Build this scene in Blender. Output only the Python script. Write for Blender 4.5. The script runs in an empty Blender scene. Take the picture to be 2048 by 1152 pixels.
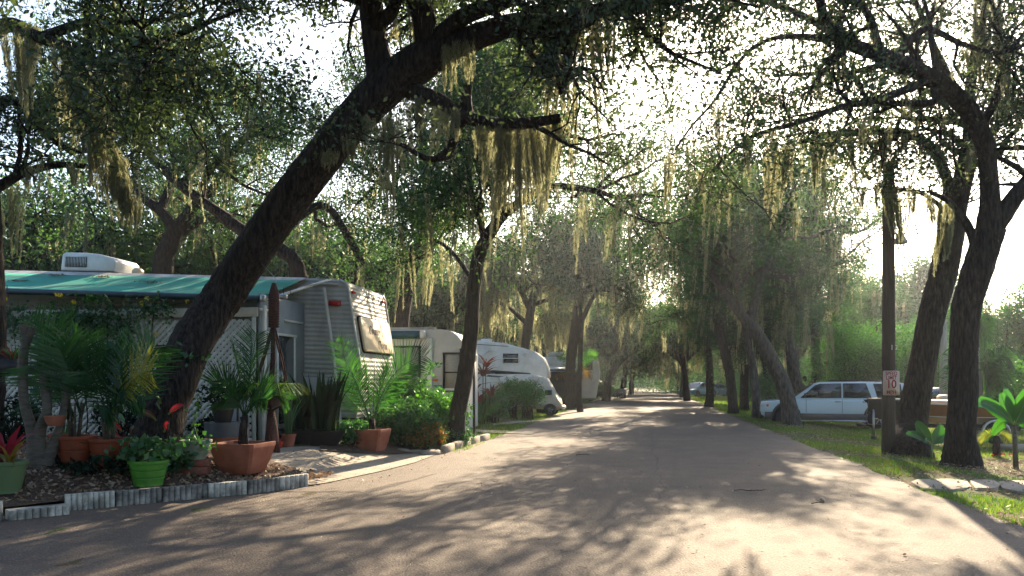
import bpy, math, random
import numpy as np
from mathutils import Vector, Matrix

# ---------------------------------------------------------------- camera, world, sun
sc = bpy.context.scene
F, CX, HY, H = 1593.0, 1024.0, 762.0, 1.45      # focal length and horizon in photo pixels, eye height
cam_d = bpy.data.cameras.new("camera"); cam = bpy.data.objects.new("camera", cam_d)
sc.collection.objects.link(cam); sc.camera = cam
cam.location = (0, 0, H); cam.rotation_euler = (math.radians(90), 0, 0)
cam_d.sensor_width = 36.0; cam_d.lens = 36.0 * F / 2048.0
cam_d.shift_y = (HY - 576.0) / 2048.0
cam_d.clip_start = 0.1; cam_d.clip_end = 2000
SUN = Vector((0.349, 1.0, 0.52)).normalized()
EL = math.asin(SUN.z); AZ = math.atan2(SUN.x, SUN.y)
w = bpy.data.worlds.new("World"); sc.world = w; w.use_nodes = True
nt = w.node_tree; bg = nt.nodes["Background"]
sky = nt.nodes.new("ShaderNodeTexSky"); sky.sky_type = 'NISHITA'; sky.sun_disc = False
sky.sun_elevation = EL; sky.sun_rotation = AZ; sky.dust_density = 2.0; sky.air_density = 1.0; sky.ozone_density = 1.5
nt.links.new(sky.outputs[0], bg.inputs[0]); bg.inputs[1].default_value = 0.088
sl = bpy.data.lights.new("sun", 'SUN'); so = bpy.data.objects.new("sun", sl); sc.collection.objects.link(so)
sl.energy = 5.0; sl.angle = math.radians(0.53); sl.color = (1.0, 0.81, 0.56)
so.rotation_euler = SUN.to_track_quat('Z', 'Y').to_euler(); so.location = SUN * 60
sc.view_settings.view_transform = 'Standard'; sc.view_settings.look = 'None'; sc.view_settings.gamma = 1.0
sc.view_settings.exposure = 2.0
cy = sc.cycles
cy.max_bounces = 6; cy.diffuse_bounces = 3; cy.glossy_bounces = 2; cy.transmission_bounces = 4
cy.transparent_max_bounces = 6; cy.volume_bounces = 0; cy.caustics_reflective = False; cy.caustics_refractive = False
cy.sample_clamp_indirect = 4.0
COL = sc.collection
TAU = 2 * math.pi

# ---------------------------------------------------------------- geometry of the place
def ss(t): t = min(1.0, max(0.0, t)); return t * t * (3 - 2 * t)
def yb(x):                                       # near edge of the planted bed on the left
    return 10.85 + 0.85 * (x + 2.79) if x > -5.4 else 8.63 + 0.55 * (x + 5.4)
def gz(x, y):
    u = x - 0.164 * y
    left = 0.33 * ss((-u - 4.1) / 2.6) * ss((y - yb(x)) / 1.6)
    right = -0.22 * ss((u - 3.9) / 4.0)
    return left + right
def P(px, py, Y): return Vector(((px - CX) / F * Y, Y, H + (HY - py) / F * Y))
def gp(px, py, lift=0.0):                        # the ground point seen at a pixel
    f = lambda Y: H - (py - HY) / F * Y - lift - gz((px - CX) / F * Y, Y)
    a = 3.0
    while a < 400 and f(a + .25) > 0: a += .25
    b = a + .25
    for _ in range(30):
        m = (a + b) / 2
        if f(m) > 0: a = m
        else: b = m
    x = (px - CX) / F * a
    return Vector((x, a, gz(x, a) + lift))
def gY(px, Y): x = (px - CX) / F * Y; return Vector((x, Y, gz(x, Y)))

# ---------------------------------------------------------------- materials
def mat(name, col, rough=0.6, metal=0.0, col2=None, scale=8.0, bump=0.0, bscale=None, detail=4, spec=0.5,
        stretch=(1, 1, 1), lo=0.35, hi=0.65, coat=0.0):
    m = bpy.data.materials.new(name); m.use_nodes = True; t = m.node_tree; p = t.nodes["Principled BSDF"]
    p.inputs["Base Color"].default_value = (*col, 1); p.inputs["Roughness"].default_value = rough
    p.inputs["Metallic"].default_value = metal; p.inputs["Specular IOR Level"].default_value = spec
    p.inputs["Coat Weight"].default_value = coat
    if col2 is not None or bump:
        tc = t.nodes.new("ShaderNodeTexCoord"); mp = t.nodes.new("ShaderNodeMapping")
        mp.inputs["Scale"].default_value = stretch; t.links.new(tc.outputs["Object"], mp.inputs[0])
        n = t.nodes.new("ShaderNodeTexNoise"); n.inputs["Scale"].default_value = scale; n.inputs["Detail"].default_value = detail
        n.inputs["Roughness"].default_value = 0.62
        t.links.new(mp.outputs[0], n.inputs["Vector"])
        if col2 is not None:
            r = t.nodes.new("ShaderNodeValToRGB"); r.color_ramp.elements[0].position = lo; r.color_ramp.elements[1].position = hi
            r.color_ramp.elements[0].color = (*col, 1); r.color_ramp.elements[1].color = (*col2, 1)
            t.links.new(n.outputs[0], r.inputs[0]); t.links.new(r.outputs[0], p.inputs["Base Color"])
        if bump:
            n2 = t.nodes.new("ShaderNodeTexNoise"); n2.inputs["Scale"].default_value = bscale or scale; n2.inputs["Detail"].default_value = 5
            t.links.new(mp.outputs[0], n2.inputs["Vector"])
            b = t.nodes.new("ShaderNodeBump"); b.inputs["Strength"].default_value = bump; b.inputs["Distance"].default_value = 0.02
            t.links.new(n2.outputs[0], b.inputs["Height"]); t.links.new(b.outputs[0], p.inputs["Normal"])
    return m
def leafmat(name, cols, trans=(1.5, 1.7, 0.5), tf=0.45, gloss=0.06, rough=0.45):
    """leaf: colour varies per leaf; light passes through it"""
    m = bpy.data.materials.new(name); m.use_nodes = True; t = m.node_tree; N = t.nodes; L = t.links
    for n in list(N):
        if n.type == 'BSDF_PRINCIPLED': N.remove(n)
    out = [n for n in N if n.type == 'OUTPUT_MATERIAL'][0]
    g = N.new("ShaderNodeNewGeometry"); r = N.new("ShaderNodeValToRGB"); r.color_ramp.interpolation = 'LINEAR'
    el = r.color_ramp.elements
    while len(el) < len(cols): el.new(0.5)
    for i, c in enumerate(cols): el[i].position = i / (len(cols) - 1); el[i].color = (*c, 1)
    L.new(g.outputs["Random Per Island"], r.inputs[0])
    d = N.new("ShaderNodeBsdfDiffuse"); tr = N.new("ShaderNodeBsdfTranslucent"); gl = N.new("ShaderNodeBsdfGlossy")
    gl.inputs["Roughness"].default_value = rough; gl.inputs["Color"].default_value = (0.55, 0.7, 0.6, 1)
    mu = N.new("ShaderNodeMix"); mu.data_type = 'RGBA'; mu.blend_type = 'MULTIPLY'; mu.clamp_result = False
    mu.inputs[0].default_value = 1.0; mu.inputs[7].default_value = (*trans, 1)
    L.new(r.outputs[0], d.inputs[0]); L.new(r.outputs[0], mu.inputs[6]); L.new(mu.outputs[2], tr.inputs[0])
    m1 = N.new("ShaderNodeMixShader"); m1.inputs[0].default_value = tf; L.new(d.outputs[0], m1.inputs[1]); L.new(tr.outputs[0], m1.inputs[2])
    m2 = N.new("ShaderNodeMixShader"); m2.inputs[0].default_value = gloss; L.new(m1.outputs[0], m2.inputs[1]); L.new(gl.outputs[0], m2.inputs[2])
    L.new(m2.outputs[0], out.inputs[0])
    return m

M = {}
M['bark'] = mat('oak bark', (0.014, 0.012, 0.012), 0.95, col2=(0.075, 0.058, 0.05), scale=9, bump=1.0, bscale=11, stretch=(2.6, 2.6, 0.55), lo=0.38, hi=0.72, spec=0.2)
M['bark'].node_tree.nodes["Bump"].inputs["Distance"].default_value = 0.06
M['bark_grey'] = mat('grey oak bark', (0.04, 0.036, 0.033), 0.95, col2=(0.13, 0.115, 0.1), scale=7, bump=0.9, bscale=10, stretch=(2.4, 2.4, 0.6), spec=0.2)
M['leaf'] = leafmat('oak leaf', [(0.03, 0.05, 0.034), (0.045, 0.07, 0.042), (0.065, 0.095, 0.05), (0.045, 0.06, 0.048)], trans=(1.6, 1.65, 0.8))
M['leaf_far'] = leafmat('distant oak leaf', [(0.018, 0.045, 0.03), (0.03, 0.07, 0.038), (0.055, 0.105, 0.04), (0.025, 0.055, 0.042)], trans=(1.9, 2.0, 0.7))
M['moss'] = leafmat('spanish moss', [(0.13, 0.14, 0.11), (0.2, 0.21, 0.165), (0.3, 0.3, 0.23)], trans=(2.2, 2.15, 1.55), tf=0.6, gloss=0.0)
M['green'] = leafmat('bright green leaf', [(0.022, 0.085, 0.02), (0.045, 0.14, 0.03), (0.1, 0.22, 0.04)], trans=(1.2, 1.5, 0.4), tf=0.5, gloss=0.08)
M['bush'] = leafmat('shrub leaf', [(0.02, 0.065, 0.03), (0.035, 0.1, 0.042), (0.055, 0.13, 0.05)], trans=(1.5, 1.8, 0.6), tf=0.45, gloss=0.08)
M['palm'] = leafmat('palm leaflet', [(0.014, 0.052, 0.024), (0.022, 0.075, 0.03), (0.035, 0.1, 0.035)], trans=(1.8, 2.0, 0.6), tf=0.5, gloss=0.05)
M['palm_yellow'] = leafmat('yellowing palm leaflet', [(0.16, 0.17, 0.03), (0.22, 0.2, 0.04)], tf=0.45)
M['banana'] = leafmat('banana leaf', [(0.025, 0.09, 0.025), (0.035, 0.12, 0.03)], trans=(1.5, 1.9, 0.4), tf=0.5, gloss=0.08)
M['snake'] = leafmat('snake plant blade', [(0.006, 0.014, 0.009), (0.015, 0.03, 0.017)], tf=0.1, gloss=.03)
M['redleaf'] = leafmat('crimson leaf', [(0.14, 0.008, 0.02), (0.28, 0.02, 0.05), (0.18, 0.03, 0.03)], trans=(1.4, 0.7, 0.7), tf=0.4)
M['ti'] = leafmat('maroon ti leaf', [(0.05, 0.02, 0.025), (0.12, 0.04, 0.04), (0.18, 0.07, 0.06)], trans=(1.8, 0.8, 0.8), tf=0.4)
M['orange_leaf'] = leafmat('orange croton leaf', [(0.03, 0.1, 0.02), (0.05, 0.13, 0.03), (0.25, 0.16, 0.03), (0.35, 0.12, 0.03)], trans=(1.3, 1.0, 0.5), tf=0.4)
M['yellow'] = leafmat('yellow petal', [(0.75, 0.55, 0.02), (0.8, 0.62, 0.04)], trans=(1, 1, .6), tf=0.35)
M['pink'] = leafmat('pink petal', [(0.6, 0.03, 0.22), (0.75, 0.08, 0.35)], trans=(1, 1, 1), tf=0.35)
M['grass'] = leafmat('grass blade', [(0.06, 0.14, 0.025), (0.11, 0.21, 0.035), (0.22, 0.26, 0.06)], trans=(1.4, 1.5, 0.5), tf=0.5, gloss=0.03)
M['litter'] = leafmat('dead leaf', [(0.12, 0.065, 0.045), (0.25, 0.17, 0.12), (0.42, 0.32, 0.24), (0.16, 0.09, 0.06)], trans=(1.2, 1, .8), tf=0.15, gloss=0.05)
M['white'] = mat('white paint', (0.74, 0.74, 0.71), 0.4, col2=(0.62, 0.62, 0.58), scale=3)
M['latt'] = mat('lattice plastic', (0.62, 0.62, 0.58), 0.5, col2=(0.4, 0.4, 0.36), scale=2.5, lo=.4, hi=.75)
M['metal'] = mat('galvanised metal', (0.45, 0.46, 0.47), 0.35, 0.9)
M['dkmetal'] = mat('black metal', (0.02, 0.02, 0.022), 0.4, 0.3)
M['black'] = mat('black plastic', (0.015, 0.015, 0.017), 0.45)
M['rubber'] = mat('tyre rubber', (0.018, 0.018, 0.018), 0.85, col2=(0.035, 0.033, 0.03), scale=20)
M['glass'] = mat('dark window glass', (0.015, 0.025, 0.035), 0.06, spec=0.9)
M['terra'] = mat('terracotta', (0.24, 0.065, 0.035), 0.8, col2=(0.34, 0.12, 0.07), scale=5, bump=0.1, bscale=60)
M['orange'] = mat('orange plastic pot', (0.3, 0.06, 0.022), 0.6, col2=(0.2, 0.045, 0.02), scale=6)
M['lime'] = mat('lime green plastic', (0.09, 0.3, 0.035), 0.4, col2=(0.06, 0.2, 0.03), scale=4)
M['stonepot'] = mat('mossy concrete pot', (0.28, 0.3, 0.24), 0.9, col2=(0.14, 0.2, 0.14), scale=6, bump=0.3, bscale=40)
M['soil'] = mat('potting soil', (0.03, 0.02, 0.015), 1.0, bump=0.6, scale=60)
M['wood'] = mat('creosoted wood', (0.035, 0.025, 0.022), 0.85, col2=(0.07, 0.05, 0.035), scale=10, stretch=(4, 4, .3), bump=0.4, bscale=14)
M['greywood'] = mat('weathered grey wood', (0.26, 0.23, 0.2), 0.85, col2=(0.4, 0.37, 0.33), scale=8, stretch=(4, 4, .25), bump=0.3)
M['rope'] = mat('brown macrame cord', (0.05, 0.022, 0.018), 0.95, col2=(0.11, 0.05, 0.038), scale=60, bump=0.8)
M['brick'] = mat('old red brick', (0.25, 0.08, 0.05), 0.9, col2=(0.16, 0.06, 0.045), scale=12, bump=0.3)
M['redlens'] = mat('red lens', (0.45, 0.02, 0.02), 0.25)
M['amberlens'] = mat('amber lens', (0.7, 0.2, 0.04), 0.25)
M['pale'] = mat('cream panel', (0.72, 0.6, 0.42), 0.45, col2=(0.62, 0.5, 0.34), scale=3)
M['signtext'] = mat('brown lettering', (0.1, 0.06, 0.04), 0.6)
M['signred'] = mat('red lettering', (0.35, 0.012, 0.02), 0.6)
M['signcream'] = mat('faded sign plate', (0.68, 0.5, 0.4), 0.5, col2=(0.58, 0.42, 0.34), scale=8)

# ---------------------------------------------------------------- mesh building
def tag(o, label=None, cat=None, group=None, kind=None):
    if label: o["label"] = label
    if cat: o["category"] = cat
    if group: o["group"] = group
    if kind: o["kind"] = kind
    return o
def empty(name, loc, label, cat, group=None, rz=0.0):
    o = bpy.data.objects.new(name, None); COL.objects.link(o); o.empty_display_size = 0.2
    o.location = loc; o.rotation_euler = (0, 0, rz)
    return tag(o, label, cat, group)
def rootof(o):
    while o.parent: o = o.parent
    return o
def npmesh(name, V, Q, mat_, parent=None, origin=None, local=False, smooth=False, loops=None, sizes=None):
    """V (n,3) world coordinates (or the thing's own with local=True); Q (m,k) faces"""
    V = np.asarray(V, dtype=np.float64)
    if not local:
        off = np.array(rootof(parent).location) if parent else np.array(origin if origin is not None else (0, 0, 0))
        V = V - off
    me = bpy.data.meshes.new(name)
    if sizes is None:
        Q = np.asarray(Q, dtype=np.int32); k = Q.shape[1]; loops = Q.ravel(); sizes = np.full(len(Q), k, dtype=np.int32)
    me.vertices.add(len(V)); me.vertices.foreach_set("co", V.ravel())
    me.loops.add(len(loops)); me.loops.foreach_set("vertex_index", np.asarray(loops, dtype=np.int32))
    st = np.concatenate([[0], np.cumsum(sizes)[:-1]]).astype(np.int32)
    me.polygons.add(len(sizes)); me.polygons.foreach_set("loop_start", st)
    me.update(calc_edges=True)
    me.materials.append(mat_)
    if smooth:
        me.polygons.foreach_set("use_smooth", np.ones(len(sizes), dtype=bool))
        if smooth is not True: me.set_sharp_from_angle(angle=smooth)
    o = bpy.data.objects.new(name, me); COL.objects.link(o)
    if parent: o.parent = parent
    elif not local: o.location = origin if origin is not None else (0, 0, 0)
    return o
class MB:
    def __init__(s): s.v = []; s.n = 0; s.l = []; s.s = []
    def add(s, V, faces):
        V = [tuple(p) for p in V]; s.v += V
        for f in faces: s.l += [i + s.n for i in f]; s.s.append(len(f))
        s.n += len(V); return s
    def build(s, name, mat_, parent=None, origin=None, local=False, smooth=False):
        return npmesh(name, np.array(s.v), None, mat_, parent, origin, local, smooth, loops=np.array(s.l), sizes=np.array(s.s, dtype=np.int32))
    def box(s, c, d, rz=0.0, bev=0.0, taper=1.0):
        x, y, z = d[0] / 2, d[1] / 2, d[2] / 2; b = min(bev, x * .9, y * .9, z * .9)
        R = Matrix.Rotation(rz, 3, 'Z'); c = Vector(c)
        if b <= 0:
            L = [(-x, -y, -z), (x, -y, -z), (x, y, -z), (-x, y, -z), (-x * taper, -y * taper, z), (x * taper, -y * taper, z), (x * taper, y * taper, z), (-x * taper, y * taper, z)]
            return s.add([R @ Vector(p) + c for p in L], [(3, 2, 1, 0), (4, 5, 6, 7), (0, 1, 5, 4), (1, 2, 6, 5), (2, 3, 7, 6), (3, 0, 4, 7)])
        def ring(e, zz): 
            return [(-x + e, -y, zz), (x - e, -y, zz), (x, -y + e, zz), (x, y - e, zz), (x - e, y, zz), (-x + e, y, zz), (-x, y - e, zz), (-x, -y + e, zz)]
        def ringin(zz):
            q = b
            return [(-x + q * 1.3, -y + q, zz), (x - q * 1.3, -y + q, zz), (x - q, -y + q * 1.3, zz), (x - q, y - q * 1.3, zz), (x - q * 1.3, y - q, zz), (-x + q * 1.3, y - q, zz), (-x + q, y - q * 1.3, zz), (-x + q, -y + q * 1.3, zz)]
        rs = [ringin(-z), ring(b, -z + b), ring(b, z - b), ringin(z)]
        V = [R @ Vector(p) + c for r in rs for p in r]; Fs = [tuple(range(7, -1, -1)), tuple(range(24, 32))]
        for k in range(3):
            for i in range(8): j = (i + 1) % 8; Fs.append((k * 8 + i, k * 8 + j, k * 8 + 8 + j, k * 8 + 8 + i))
        return s.add(V, Fs)
    def tube(s, pts, rad, n=8, cap=True):
        pts = [Vector(p) for p in pts]; m = len(pts)
        if not hasattr(rad, '__len__'): rad = [rad] * m
        V = []; ref = Vector((0, 0, 1)) if abs((pts[-1] - pts[0]).normalized().z) < .9 else Vector((1, 0, 0))
        for i, p in enumerate(pts):
            t = (pts[min(i + 1, m - 1)] - pts[max(i - 1, 0)]).normalized(); a = t.cross(ref).normalized(); b = a.cross(t)
            for k in range(n): q = k / n * TAU; V.append(p + (a * math.cos(q) + b * math.sin(q)) * rad[i])
        Fs = []
        for i in range(m - 1):
            for k in range(n): j = (k + 1) % n; Fs.append((i * n + k, i * n + j, i * n + n + j, i * n + n + k))
        if cap: Fs += [tuple(range(n - 1, -1, -1)), tuple(range((m - 1) * n, m * n))]
        return s.add(V, Fs)
    def lathe(s, c, prof, n=24, axis='z', sc_=(1, 1)):
        c = Vector(c); V = []
        for r, h in prof:
            for k in range(n):
                q = k / n * TAU; a, b = r * math.cos(q) * sc_[0], r * math.sin(q) * sc_[1]
                V.append(c + (Vector((a, b, h)) if axis == 'z' else Vector((a, h, b)) if axis == 'y' else Vector((h, a, b))))
        Fs = []
        for i in range(len(prof) - 1):
            for k in range(n): j = (k + 1) % n; Fs.append((i * n + k, i * n + j, i * n + n + j, i * n + n + k))
        Fs += [tuple(range(n - 1, -1, -1)), tuple(range((len(prof) - 1) * n, len(prof) * n))]
        return s.add(V, Fs)
    def prism(s, poly, y0, y1):
        """polygon in x-z pushed from y0 to y1"""
        n = len(poly); V = [(x, y0, z) for x, z in poly] + [(x, y1, z) for x, z in poly]
        Fs = [tuple(range(n)), tuple(range(2 * n - 1, n - 1, -1))]
        for i in range(n): j = (i + 1) % n; Fs.append((j, i, i + n, j + n))
        return s.add(V, Fs)
    def prismz(s, poly, z0, z1):
        n = len(poly); V = [(x, y, z0) for x, y in poly] + [(x, y, z1) for x, y in poly]
        Fs = [tuple(range(n - 1, -1, -1)), tuple(range(n, 2 * n))]
        for i in range(n): j = (i + 1) % n; Fs.append((i, j, j + n, i + n))
        return s.add(V, Fs)
    def loft(s, rings):
        n = len(rings[0]); V = [p for r in rings for p in r]; Fs = []
        for i in range(len(rings) - 1):
            for k in range(n): j = (k + 1) % n; Fs.append((i * n + k, i * n + j, i * n + n + j, i * n + n + k))
        Fs += [tuple(range(n - 1, -1, -1)), tuple(range((len(rings) - 1) * n, len(rings) * n))]
        return s.add(V, Fs)
def bevel(o, w_=0.01, seg=2, ang=0.6):
    m = o.modifiers.new("bevel", 'BEVEL'); m.width = w_; m.segments = seg; m.limit_method = 'ANGLE'; m.angle_limit = ang
    return o
def text_mesh(name, txt, size, mat_, parent, mw, extrude=0.003, shear=0.0, bold=0.0, align='CENTER'):
    """lettering as a thin mesh; mw places it in the thing's own space"""
    cu = bpy.data.curves.new(name, 'FONT'); cu.body = txt; cu.size = size; cu.extrude = extrude; cu.shear = shear
    cu.align_x = align; cu.align_y = 'CENTER'; cu.offset = bold
    t = bpy.data.objects.new(name, cu); COL.objects.link(t)
    bpy.context.view_layer.update()
    me = bpy.data.meshes.new_from_object(t.evaluated_get(bpy.context.evaluated_depsgraph_get()))
    bpy.data.objects.remove(t); bpy.data.curves.remove(cu)
    me.name = name; me.transform(mw); me.materials.clear(); me.materials.append(mat_)
    o = bpy.data.objects.new(name, me); COL.objects.link(o); o.parent = parent
    return o
def copy_tree(o, parent=None):
    c = o.copy(); COL.objects.link(c); c.parent = parent
    for ch in list(o.children): copy_tree(ch, c)
    return c

# ---------------------------------------------------------------- leaves, moss
def leaf_geo(rng, C, L, W, droop=0.0, flat=0.0, N0=None, A0=None):
    n = len(C)
    a = rng.normal(size=(n, 3)) if A0 is None else A0
    a[:, 2] = a[:, 2] * (1 - flat) - droop; a /= np.linalg.norm(a, axis=1, keepdims=True) + 1e-9
    r = rng.normal(size=(n, 3)); 
    if flat: r[:, 2] *= 0.2
    b = np.cross(a, r); b /= np.linalg.norm(b, axis=1, keepdims=True) + 1e-9
    if flat: b[:, 2] *= (1 - flat)
    l = (L * (0.5 + 0.9 * rng.random(n) ** 1.3))[:, None]; ww = (W * (0.7 + 0.6 * rng.random(n)))[:, None]
    V = np.empty((n, 4, 3)); V[:, 0] = C - a * l / 2; V[:, 1] = C + b * ww / 2 + a * l * .06; V[:, 2] = C + a * l / 2; V[:, 3] = C - b * ww / 2 + a * l * .06
    Q = np.arange(4 * n).reshape(n, 4)
    return V.reshape(-1, 3), Q
def leaves(name, C, L, W, m, parent=None, origin=None, rng=None, **k):
    rng = rng or np.random.default_rng(1)
    V, Q = leaf_geo(rng, np.asarray(C, dtype=float), L, W, **k)
    return npmesh(name, V, Q, m, parent, origin)
def moss_points(rng, tops, lens, width, dens, seglen, segw):
    """hanging festoons: many short near-vertical threads that thin out downward"""
    Vs = []
    for p, L in zip(tops, lens):
        n = max(12, int(L * dens)); t = rng.random(n) ** 0.8
        nst = max(2, int(2 + 5 * width / .12 * .5)); st = rng.integers(0, nst, n); so_ = rng.normal(size=(nst, 2)) * width; sl_ = 0.45 + 0.55 * rng.random(nst)
        t = t * sl_[st]
        sway = np.array([math.sin(p[0] * 7) * .12, math.cos(p[1] * 5) * .08])
        wv = width * 0.55 * np.maximum(0.12, (1 - t / sl_[st])) ** 0.7
        xy = so_[st] * (1 - .45 * t)[:, None] + rng.normal(size=(n, 2)) * wv[:, None] * .6 + sway * (t * L)[:, None]
        C = np.column_stack([p[0] + xy[:, 0], p[1] + xy[:, 1], p[2] - t * L])
        a = rng.normal(size=(n, 3)) * 0.33; a[:, 2] = -1; a /= np.linalg.norm(a, axis=1, keepdims=True)
        b = np.cross(a, rng.normal(size=(n, 3))); b /= np.linalg.norm(b, axis=1, keepdims=True) + 1e-9
        l = (seglen * (0.5 + rng.random(n)))[:, None]; ww = (segw * (0.6 + .8 * rng.random(n)))[:, None]
        V = np.empty((n, 4, 3)); V[:, 0] = C - a * l / 2; V[:, 1] = C + b * ww / 2; V[:, 2] = C + a * l / 2; V[:, 3] = C - b * ww / 2
        Vs.append(V)
    V = np.concatenate(Vs).reshape(-1, 3)
    return V, np.arange(len(V)).reshape(-1, 4)
def catmull(pts, per=6):
    P_ = [np.array(p, dtype=float) for p in pts]; P_ = [2 * P_[0] - P_[1]] + P_ + [2 * P_[-1] - P_[-2]]; out = []
    for i in range(1, len(P_) - 2):
        p0, p1, p2, p3 = P_[i - 1:i + 3]
        for k in range(per):
            t = k / per; out.append(.5 * ((2 * p1) + (-p0 + p2) * t + (2 * p0 - 5 * p1 + 4 * p2 - p3) * t * t + (-p0 + 3 * p1 - 3 * p2 + p3) * t ** 3))
    out.append(P_[-2]); return np.array(out)
# ---------------------------------------------------------------- oaks
class Oak:
    def __init__(s, seed):
        s.rng = np.random.default_rng(seed); s.V = []; s.Q = []; s.n = 0; s.tips = []; s.hang = []
    def tube(s, pts, R, n, rough=0.0):
        m = len(pts); t = np.gradient(pts, axis=0); t /= np.linalg.norm(t, axis=1, keepdims=True) + 1e-9
        ref = np.array([0.31, 0.22, 0.92]) if abs(t[m // 2][2]) < .85 else np.array([1.0, .1, 0])
        a = np.cross(t, ref); a /= np.linalg.norm(a, axis=1, keepdims=True) + 1e-9; b = np.cross(a, t)
        q = np.arange(n) / n * TAU
        rr = np.asarray(R)[:, None] * np.ones((1, n))
        if rough:
            ph = s.rng.random(4) * 6; z = np.arange(m)[:, None]
            rr = rr * (1 + rough * (np.sin(q[None] * 3 + ph[0] + z * .35) * .5 + np.sin(q[None] * 5 + ph[1] - z * .5) * .35 + s.rng.normal(size=(m, n)) * .35))
        V = pts[:, None, :] + rr[:, :, None] * (a[:, None, :] * np.cos(q)[None, :, None] + b[:, None, :] * np.sin(q)[None, :, None])
        idx = np.arange(m * n).reshape(m, n); i0 = idx[:-1]; i1 = idx[1:]
        Q = np.stack([i0, np.roll(i0, -1, 1), np.roll(i1, -1, 1), i1], -1).reshape(-1, 4) + s.n
        s.V.append(V.reshape(-1, 3)); s.Q.append(Q); s.n += m * n
    def limb(s, ctrl, per=6, n=10, rough=0.06, wob=0.0):
        """ctrl rows: x, y, z, radius"""
        D = catmull(ctrl, per)
        if wob:
            w_ = s.rng.normal(size=(len(D), 3)) * wob; w_[0] = 0; w_[-1] = 0; D[:, :3] += w_
        s.tube(D[:, :3], np.maximum(D[:, 3], .01), n, rough)
        return D
    def grow(s, p, d, L, r, lvl, kids=(0, 5, 6), wander=.28, up=.06, mossy=.3, thin=1.0):
        seg = .3 if L < 2 else .45; m = max(3, int(L / seg)); pts = [np.array(p)]; d = np.array(d, dtype=float); d /= np.linalg.norm(d) + 1e-9
        for i in range(m):
            d = d + s.rng.normal(size=3) * wander; d[2] += up; d /= np.linalg.norm(d); pts.append(pts[-1] + d * (L / m))
        pts = np.array(pts); R = np.linspace(r, max(r * .25, .006), m + 1)
        s.tube(pts, R, 4 if lvl == 0 else 5 if lvl == 1 else 7, 0.0 if lvl < 2 else .05)
        if lvl == 0:
            s.tips.append(pts[-1]); s.tips.append(pts[m // 2])
        else:
            for k in range(kids[lvl]):
                t = .25 + .75 * s.rng.random(); i = min(m - 1, int(t * m)); dd = pts[i + 1] - pts[i]; dd /= np.linalg.norm(dd)
                e = s.rng.normal(size=3); e -= e.dot(dd) * dd; e /= np.linalg.norm(e); e[2] *= .7
                s.grow(pts[i], dd * .65 + e, L * (.38 + .3 * s.rng.random()), R[i] * .6, lvl - 1, kids, wander, up, mossy, thin)
            s.tips.append(pts[-1])
        if lvl >= 1 or s.rng.random() < .15:
            for q in pts[1:]:
                if s.rng.random() < mossy: s.hang.append(q)
        return pts
    def spray(s, D, n, Lr, lvl=1, t0=.1, kids=(0, 5, 6), up=.05, mossy=.3, rad=.35, bias=(0, 0, 0)):
        """side branches along a limb"""
        m = len(D)
        for k in range(n):
            t = t0 + (1 - t0) * s.rng.random(); i = min(m - 2, int(t * m)); dd = D[i + 1, :3] - D[i, :3]; dd /= np.linalg.norm(dd) + 1e-9
            e = s.rng.normal(size=3); e -= e.dot(dd) * dd; e /= np.linalg.norm(e); e[2] = e[2] * .8 + .15
            L = Lr[0] + (Lr[1] - Lr[0]) * s.rng.random()
            s.grow(D[i, :3], dd * .45 + e + np.array(bias), L, min(D[i, 3] * .6, rad * .12 * L), lvl, kids, up=up, mossy=mossy)
        for q in D[int(m * t0):, :3]:
            if s.rng.random() < mossy: s.hang.append(q)
    def build(s, root, bark, lm, leaf=(.075, .035), per=70, sig=.26, moss=None, keep=1.0):
        """moss: (count, len range, width, density, seglen, segw)"""
        npmesh('trunk', np.concatenate(s.V), np.concatenate(s.Q), bark, root, smooth=True)
        T = np.array(s.tips)
        if keep < 1: T = T[s.rng.random(len(T)) < keep]
        C = np.repeat(T, per, axis=0); C = C + s.rng.normal(size=C.shape) * np.array([sig, sig, sig * .7])
        V, Q = leaf_geo(s.rng, C, leaf[0], leaf[1], droop=.15)
        npmesh('crown', V, Q, lm, root)
        if moss and s.hang:
            Hh = np.array(s.hang); cnt = min(moss[0], len(Hh)); Hh = Hh[s.rng.permutation(len(Hh))[:cnt]]
            lens = moss[1][0] + (moss[1][1] - moss[1][0]) * s.rng.random(cnt) ** 2.2
            V, Q = moss_points(s.rng, Hh, lens, *moss[2:]); tag(npmesh('hanging_moss', V, Q, M['moss'], root), kind=None)
def pl(rows, Y=None):
    """rows (px, py, Y, radius px) -> x, y, z, r"""
    out = []
    for r in rows:
        p = P(r[0], r[1], r[2]); out.append((p.x, p.y, p.z, r[3] / F * r[2]))
    return out
def flare(base, rows, r0):
    """start a trunk a little under the ground with a widened foot"""
    b = (base[0], base[1], base[2])
    return [(b[0], b[1], b[2] - .15, r0 * 1.35), (b[0], b[1], b[2] + .1, r0 * 1.1)] + rows
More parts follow.
